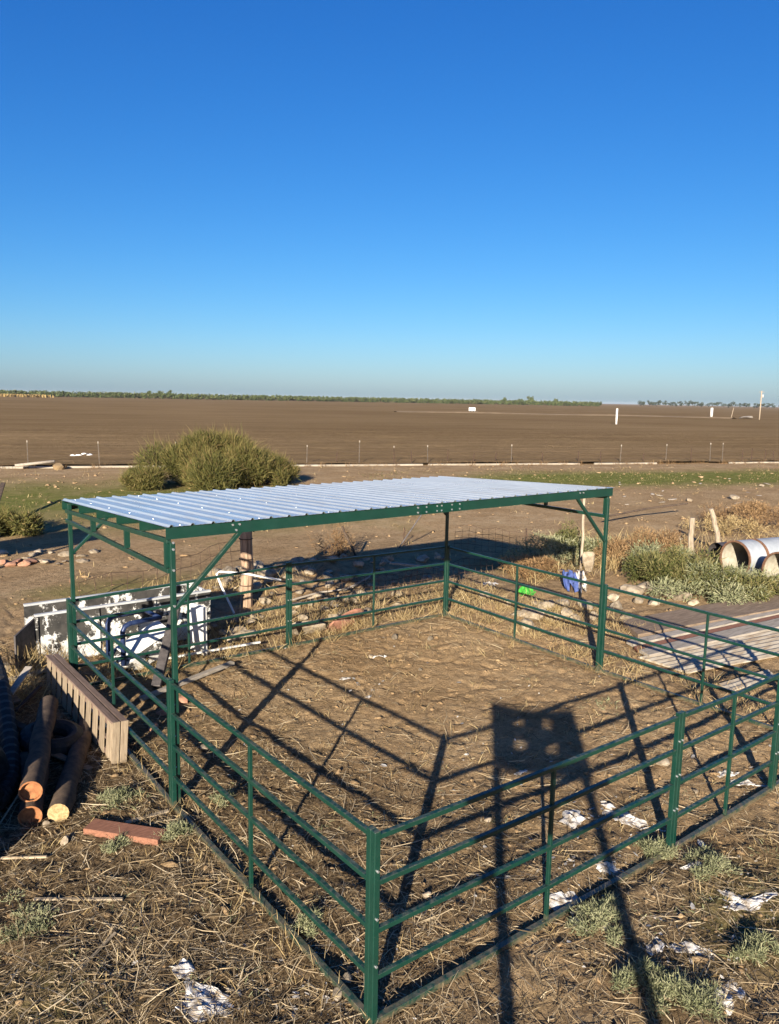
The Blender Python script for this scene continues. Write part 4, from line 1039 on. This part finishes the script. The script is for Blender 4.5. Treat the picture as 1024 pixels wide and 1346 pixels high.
# short grass on the far strips
def strip_grass(N, t0, t1, n0, n1, seed, hmin, hmax):
    r = np.random.default_rng(seed); t = r.uniform(t0, t1, N); n = r.normal((n0 + n1) / 2, abs(n1 - n0) / 3.2, N)
    x = DITCH_A[0] + DITCH_D[0] * t + DITCH_N[0] * n; y = DITCH_A[1] + DITCH_D[1] * t + DITCH_N[1] * n
    k = vnoise(x * .5, y * .5, 77) + r.uniform(-.2, .2, N) > .48; x, y = x[k], y[k]; m_ = len(x)
    P = np.stack([x, y, height(x, y) - .01], -1); D = np.stack([r.normal(size=m_) * .5, r.normal(size=m_) * .5, np.ones(m_)], -1)
    L = r.uniform(hmin, hmax, m_); V, F = ribbons(P, D, L, r.uniform(.015, .04, m_), np.zeros((m_, 3)), r); return V, F, r.uniform(0, 1, m_)
tag(blade_object('short_grass', [strip_grass(9000, -14, 16, -20, -7, 41, .03, .10), strip_grass(9000, 20, 62, -13, -5.5, 42, .03, .09)], 'green_weed'), 'short worn green grass on the strips beside the dirt lane', 'grass', kind='stuff')

def shrub(name, loc, rx, ry, h, n, mat, label, cat, seed, blade=(.05, .16), w=.02, upright=.9, stems=10, lobes=9, group=None, stem_mat='dark_bark'):
    """stems plus leaf blades spread through several uneven lobes"""
    r = np.random.default_rng(seed); z0 = gz(loc[0], loc[1])
    t = empty(name, (loc[0], loc[1], z0)); tag(t, label, cat, group)
    lc = np.stack([r.normal(size=lobes) * rx * .45, r.normal(size=lobes) * ry * .45, r.uniform(.25, .78, lobes) * h], -1)
    lc[:, 2] *= 1 - .45 * np.clip(np.hypot(lc[:, 0] / rx, lc[:, 1] / ry), 0, 1.3)
    lr = r.uniform(.24, .42, lobes)
    m = MB()
    for k in range(stems):
        e = lc[k % lobes] * np.array([1, 1, 1.0]); b = np.array([r.normal() * rx * .08, r.normal() * ry * .08, -.05])
        mid = (b + e) / 2 + r.normal(size=3) * np.array([rx, ry, h]) * .05
        m.tube([b, mid, e], .02, 5, rads=[.018 * h + .008, .012 * h + .005, .004 * h + .003])
    m.build('stems', stem_mat, t)
    k = r.integers(0, lobes, n); u = r.normal(size=(n, 3)); u /= np.linalg.norm(u, axis=1, keepdims=True); rad = r.uniform(0, 1, n) ** .45
    P = lc[k] + u * (rad * lr[k])[:, None] * np.array([rx, ry, h * .9]) * 1.05
    P[:, 2] = np.abs(P[:, 2])
    D = u * .55 + r.normal(size=(n, 3)) * .45 + np.array([0, 0, upright]); L = r.uniform(*blade, n)
    bend = r.normal(size=(n, 3)) * (L * .2)[:, None]
    V, F = ribbons(P, D, L, r.uniform(w * .6, w * 1.3, n), bend, r)
    tint = np.clip(r.normal(.5, .2, n) + (r.uniform(-.28, .28, lobes))[k], 0, 1)
    ns = n // 14; k2 = r.integers(0, lobes, ns); u2 = r.normal(size=(ns, 3)); u2[:, 2] = np.abs(u2[:, 2]) + .25; u2 /= np.linalg.norm(u2, axis=1, keepdims=True)
    P2 = lc[k2] + u2 * lr[k2][:, None] * np.array([rx, ry, h * .9]) * r.uniform(.7, 1.1, (ns, 1)); P2[:, 2] = np.abs(P2[:, 2])
    L2 = r.uniform(blade[1] * .8, blade[1] * 1.9, ns)
    V2, F2 = ribbons(P2, u2 + r.normal(size=(ns, 3)) * .35 + np.array([0, 0, .3]), L2, r.uniform(w * .35, w * .7, ns), r.normal(size=(ns, 3)) * (L2 * .25)[:, None], r)
    blade_object('foliage', [(V, F, tint), (V2, F2, np.clip(r.normal(.78, .2, ns), 0, 1))], mat, t)
    return t
c = G(282, 640); shrub('big_bush', (13.1, 31.3), 2.75, 2.5, 2.55, 60000, 'leaf_bush', 'big rounded olive-green bush standing beyond the roof at left', 'bush', 61, (.10, .34), .026, .8, 26, 26)
shrub('big_bush_wing', (10.0, 31.2), 1.25, 1.3, 1.15, 9000, 'leaf_bush', 'low olive bush at the left foot of the big bush', 'bush', 62, (.09, .28), .024, .8, 10, 10).name = 'low_bush'
shrub('low_bush', (15.6, 30.2), 1.2, 1.3, 1.5, 9000, 'leaf_bush', 'low olive bush at the right foot of the big bush', 'bush', 63, (.09, .28), .024, .8, 10, 10)
q = G(14, 702); shrub('brush_pile', q, .95, .9, .85, 5200, 'leaf_bush', 'pile of cut grey-green brush at the left edge', 'brush', 64, (.06, .2), .03, .1, 18, 9)
plank(G(-8, 690), G(6, 672), .16, .06, 'grey_board', 'dark_bark', 'dark board sticking up from the brush pile at left', 'board', .3, 1.0)
q = G(448, 732); shrub('dead_shrub', q, .65, .55, .95, 700, 'brown_weed', 'leafless drooping shrub on the rubble behind the back fence', 'shrub', 65, (.08, .28), .012, -.3, 14, 8)
WEEDS = [(850, 742, 1.3, 1.0, .95, 2600, 'brown_weed', 'rusty brown dried weed bush right of the right roof post'),
         (815, 745, .9, .7, .7, 1600, 'brown_weed', 'brown weed clump just right of the right roof post'),
         (720, 745, 1.1, .8, .75, 2000, 'sage_weed', 'straggly weed bush beside the right tip of the roof shadow'),
         (700, 760, .8, .6, .5, 1300, 'brown_weed', 'low brown weed behind the green plastic scrap'),
         (745, 740, .7, .6, .85, 1400, 'green_weed', 'upright green weed left of the thin wooden pole'),
         (862, 772, 1.1, .8, .75, 2800, 'green_weed', 'leafy green weed clump left below the split post'),
         (895, 775, 1.2, .8, .85, 3200, 'green_weed', 'bright leafy green weed clump below the split post'),
         (930, 780, 1.2, .8, .65, 2800, 'sage_weed', 'greyish weed clump in front of the culvert opening'),
         (962, 782, 1.1, .8, .55, 2200, 'sage_weed', 'grey-green weed clump below the culvert pipe'),
         (1000, 786, 1.1, .8, .55, 2200, 'green_weed', 'green weed clump in front of the nearer culvert pipe'),
         (870, 755, 1.1, .9, .8, 2200, 'sage_weed', 'pale sage weed clump behind the brown weeds at right'),
         (985, 690, 1.8, 1.2, .75, 2600, 'brown_weed', 'brownish tumbleweed heap above the culvert pipes'),
         (955, 700, 1.0, .8, .5, 1100, 'dry_grass', 'dry grass clump above and left of the culvert pipe'),
         (780, 735, .9, .8, .7, 1500, 'sage_weed', 'grey-green weed clump behind the leaning slab')]
for i, (x, y, rx, ry, h, n, mt, lab) in enumerate(WEEDS):
    shrub('weed_clump', G(x, y), rx * 1.1, ry * 1.1, h * 1.25, int(n * 2.5), mt, lab, 'weed', 700 + i, (.025, .10), .020, .15, 14, 12)
LOW = [(890, 1312, .30, .24, .16, 900, 'sprawling grey-green weed at the bottom right by the leg shadow'),
       (840, 1290, .22, .18, .14, 600, 'grey-green weed just right of the leg shadow near the bottom'),
       (795, 1215, .28, .22, .14, 800, 'grey-green weed outside the front panel left of the leg shadow'),
       (858, 1120, .24, .16, .15, 600, 'green weed inside the pen left of the thick front upright'),
       (935, 1140, .30, .18, .12, 600, 'low weed outside the panel right of the thick front upright'),
       (990, 1255, .26, .16, .12, 600, 'low weed at the right edge near the bottom'),
       (232, 1098, .22, .14, .14, 500, 'pale green weed growing over the end of the red timber'),
       (155, 1052, .22, .14, .12, 500, 'low green weed between the sawn log and the left panel'),
       (295, 1058, .12, .10, .16, 250, 'small green weed inside the pen behind the left panel'),
       (405, 1222, .16, .12, .14, 300, 'small green weed by the foot of the near left panel'),
       (30, 1215, .34, .26, .06, 500, 'flat green weed patch at the lower left edge'),
       (150, 1115, .14, .10, .10, 250, 'tiny weed below the red timber')]
for i, (x, y, rx, ry, h, n, lab) in enumerate(LOW):
    shrub('ground_weed', G(x, y), rx, ry, h, int(n * 3.2), 'sage_weed', lab, 'weed', 760 + i, (.012, .038), .0065, .3, 9, 11, stem_mat='dead_stick')

# ------------------------------------------------------------------ field fence, raised pipe, far things
ft = empty('field_fence', ditch_pt(0, .8)); tag(ft, 'thin wire fence on steel stakes along the field edge', 'fence')
def on_line(px, n):
    lo, hi = -80.0, 120.0
    for _ in range(50):
        mid = (lo + hi) / 2; w = np.array(ditch_pt(mid, n, 0)) - CAM; x = 512 + FPX * (w @ RR) / (w @ _f)
        if x < px: lo = mid
        else: hi = mid
    return lo
STK = [(37, 1.55), (131, 1.5), (192, .9), (232, 1.5), (403, 1.3), (442, 1.0), (472, 1.6), (518, 1.25), (541, 1.0), (562, 1.3), (588, 1.1), (622, .9), (651, .9), (672, 1.35), (713, .9), (760, 1.0), (789, 1.0), (815, 1.35), (845, .8), (875, 1.4), (908, 1.2), (933, 1.5), (949, 1.5), (975, 1.1), (987, 1.2), (1005, 1.1), (1016, 1.0)]
tops = []
for i, (x, h) in enumerate(STK):
    t_ = on_line(x, .8); q = ditch_pt(t_, .8) - ft.location; lean = .06 * math.sin(i * 5.3)
    s = MB().bar((q.x, q.y, -.1), (q.x + lean, q.y, h - .12), .05, .05).build('stake', 'stake_grey' if h > 1.28 else 'rusty_steel', ft)
    if h > 1.2: MB().bar((q.x + lean, q.y, h - .12), (q.x + lean, q.y, h + .0), .056, .056).build('white_tip', 'pale_concrete', s)
    tops.append(Vector((q.x, q.y, 0)))
for z in (.35, .62, .88):
    MB().tube([q + Vector((0, 0, z + .03 * math.sin(k * 2.1))) for k, q in enumerate(tops)], .008, 4).build('wire', 'rusty_steel', ft)
brown = [tufts(np.array([ditch_pt(t, rng.normal(.1, .35))[:2] for t in rng.uniform(-12, 62, 240)]), 9, .1, .45, .02, .12, 51)]
tag(blade_object('ditch_weeds', brown, 'brown_weed'), 'brown dead weeds along the ditch lip', 'weeds', kind='stuff')
a, b_ = ditch_pt(on_line(20, -.6), -.6, .18), ditch_pt(on_line(72, -.6), -.6, .42)
o = MB().tube([(0, 0, 0), b_ - a], .085, 12).build('raised_pipe', 'grey_board', smooth_=True); o.location = a; tag(o, 'pale irrigation pipe lying at the ditch, far left', 'pipe')
rock(0, 0, (.95, .8, .55), 801, 'lump of earth at the end of the pale irrigation pipe', 'earth', None, 'earth_lump', 'dirt_bank', pos=ditch_pt(on_line(78, -.9), -.9)[:2])

def standpipe(px, py, h, w, label):
    q = G(px, py); t = empty('white_standpipe', (q[0], q[1], .03)); tag(t, label, 'standpipe')
    MB().tube([(0, 0, 0), (0, 0, h * .5), (0, 0, h)], w / 2, 14).build('riser', 'white_paint', t, True)
    MB().tube([(0, 0, h), (0, 0, h + .1)], w * .58, 14).build('collar', 'pale_concrete', t)
standpipe(810, 558, 3.3, .42, 'nearer tall white standpipe in the field on the right')
standpipe(935, 548, 3.4, .95, 'farther stubby white standpipe near the right edge')
def white_trailer():
    q = G(620.5, 542); t = empty('white_trailer', (q[0], q[1], .03), R(-44)); tag(t, 'small white box trailer far out in the field', 'trailer')
    MB().box((0, 0, 1.15), (2.5, 1.5, 1.35)).build('box_body', 'white_paint', t, bevel=.05)
    for x in (-.6, .6):
        for y in (-.7, .7): MB().tube([(x, y - .1, .32), (x, y + .1, .32)], .32, 12).build('wheel', 'black_rubber', t)
    MB().bar((1.25, 0, .5), (2.1, 0, .45), .1, .1).build('drawbar', 'steel_rail', t)
white_trailer()
def utility_pole():
    q = G(998, 552); t = empty('utility_pole', (q[0], q[1], 0)); tag(t, 'wooden utility pole with transformer at the far right', 'utility pole')
    MB().tube([(0, 0, -.5), (0, 0, 9.3)], .15, 10, rads=[.22, .16]).build('pole', 'weathered_wood', t, True)
    MB().tube([(.38, -.3, 7.1), (.38, -.3, 8.1)], .27, 12).build('transformer', 'grey_sheet', t, True)
    MB().bar((-.9 * .6, .9 * .8, 8.9), (.9 * .6, -.9 * .8, 8.9), .1, .1).build('cross_arm', 'weathered_wood', t)
utility_pole()
q = G(961, 549.5); o = MB().tube([(0, 0, -.2), (.6, -.3, 3.6)], .12, 8).build('leaning_pole', 'weathered_wood'); o.location = (q[0], q[1], 0); tag(o, 'short leaning pole left of the utility pole', 'pole')
rock(0, 0, (9, 5, 1.6), 805, 'pale heap of spoil left of the utility pole foot', 'heap', None, 'spoil_heap', 'pale_concrete', pos=G(980, 550)[:2], sink=.3)

def leaf_cloud(n, rx, ry, rz, cz, leaf, r, lobes=7):
    lc = r.normal(size=(lobes, 3)) * .42; lc[:, 2] = np.clip(lc[:, 2], -.7, .6); k = r.integers(0, lobes, n)
    u = r.normal(size=(n, 3)); u /= np.linalg.norm(u, axis=1, keepdims=True)
    P = (lc[k] + u * .5 * (r.uniform(0, 1, (n, 1)) ** .4)) * np.array([rx, ry, rz]) + np.array([0, 0, cz])
    D = r.normal(size=(n, 3)) + np.array([0, 0, .3]); L = r.uniform(leaf * .6, leaf * 1.3, n)
    V, F = ribbons(P - D / np.linalg.norm(D, axis=1, keepdims=True) * L[:, None] / 2, D, L, r.uniform(leaf * .5, leaf, n), r.normal(size=(n, 3)) * leaf * .2, r)
    return V, F, np.clip(r.normal(.5, .22, n) + r.uniform(-.25, .25, lobes)[k], 0, 1)
# orchard: a belt of even trees that reads as one mass
line = [np.array(G(x, y)[:2]) for x, y in ((-260, 514.6), (0, 520.4), (250, 525), (500, 529), (790, 534.3))]
parts = []; ro = np.random.default_rng(8)
seg = [(line[i], line[i + 1]) for i in range(4)]
for row in range(3):
    for a, b_ in seg:
        L = np.linalg.norm(b_ - a); n = int(L / 4.4); d = (b_ - a) / L; nrm = np.array([-d[1], d[0]])
        if nrm @ (a - CAM[:2]) < 0: nrm = -nrm
        for k in range(n):
            q = a + d * (k + .5) * L / n + nrm * (row * 7 + ro.normal() * .5)
            V, F, tt = leaf_cloud(110 if row == 0 else 70, 4.6, 4.2, 3.3 * ro.uniform(.93, 1.07), 3.2, 1.35, ro, 7)
            parts.append((V + np.array([q[0], q[1], 0]), F, tt))
tag(blade_object('orchard', parts, 'orchard_leaf'), 'long low belt of orchard trees along the far edge of the field', 'orchard', kind='stuff')
# dry crop block in front of it, far left
q0, q1 = np.array(G(-140, 518.6)[:2]), np.array(G(60, 522.6)[:2]); n = 1800; rc = np.random.default_rng(9); tt = rc.uniform(size=n)
P = np.concatenate([q0 + (q1 - q0) * tt[:, None] + rc.uniform(-6, 6, (n, 2)), np.zeros((n, 1))], 1)
V, F = ribbons(P, np.stack([rc.normal(size=n) * .1, rc.normal(size=n) * .1, np.ones(n)], -1), rc.uniform(2.2, 2.9, n), rc.uniform(.8, 1.8, n), np.zeros((n, 3)), rc)
tag(blade_object('dry_crop', [(V, F, rc.uniform(0, 1, n))], 'dry_maize'), 'block of dry yellow crop at the far left edge of the field', 'crop', kind='stuff')

def far_tree(px, base_y, h, wid, mat, label, seed, group=None, dist_scale=1.0, n=260):
    q = G(px, base_y); r = np.random.default_rng(seed)
    t = empty('far_tree', (q[0], q[1], 0)); tag(t, label, 'tree', group)
    MB().tube([(0, 0, -.3), (0, 0, h * .55)], .3, 7, rads=[.45, .2]).build('trunk', 'dark_bark', t)
    V, F, tt_ = leaf_cloud(n, wid / 2, wid / 2, h * .42, h * .60, h * .14, r, 8); blade_object('crown', [(V, F, tt_)], mat, t)
for i, (x, by, h, w, lab) in enumerate(((196, 523.6, 10.0, 9, 'leftmost of three taller trees rising from the orchard at left'), (210, 523.8, 9, 8, 'middle one of three taller trees rising from the orchard at left'), (222, 524, 10.5, 7, 'rightmost of three taller trees rising from the orchard at left'),
        (364, 526.2, 8.6, 4, 'single thin tree above the orchard left of centre'), (662, 531.6, 10, 10, 'leftmost of four taller trees above the orchard right of centre'), (684, 531.9, 11, 10, 'widest of four taller trees above the orchard right of centre'), (698, 532.2, 12.5, 8, 'tallest of four taller trees above the orchard right of centre'), (730, 532.8, 9.5, 7, 'rightmost of four taller trees above the orchard right of centre'))):
    far_tree(x, by, h, w, 'orchard_leaf', lab, 820 + i, 'taller trees above the orchard')
xs_ = [839, 846, 852, 857, 862] + list(np.linspace(869, 1045, 27))
for i, x in enumerate(xs_):
    far_tree(x + rng.uniform(-1.5, 1.5), 534.0 + (x - 840) * .0195 + .0, rng.uniform(8.5, 12.5), rng.uniform(9, 15), 'far_leaf', 'dark tree in the distant row on the right horizon', 840 + i, 'distant tree row on the right horizon', n=160)

# ------------------------------------------------------------------ air: even pale haze round the whole scene
hm = bpy.data.materials.new('haze_air'); hm.use_nodes = True; nt = hm.node_tree; nt.nodes.clear()
out = nt.nodes.new('ShaderNodeOutputMaterial'); pv = nt.nodes.new('ShaderNodeVolumePrincipled')
pv.inputs['Color'].default_value = (.86, .90, .97, 1); pv.inputs['Density'].default_value = .00005; pv.inputs['Anisotropy'].default_value = .0
nt.links.new(pv.outputs[0], out.inputs['Volume'])
USE_HAZE = True
if USE_HAZE:
    hz = MB().box((0, 0, 7.2), (13600, 13600, 17.6)).build('haze', hm); tag(hz, 'thin pale haze over the whole plain', kind='stuff')
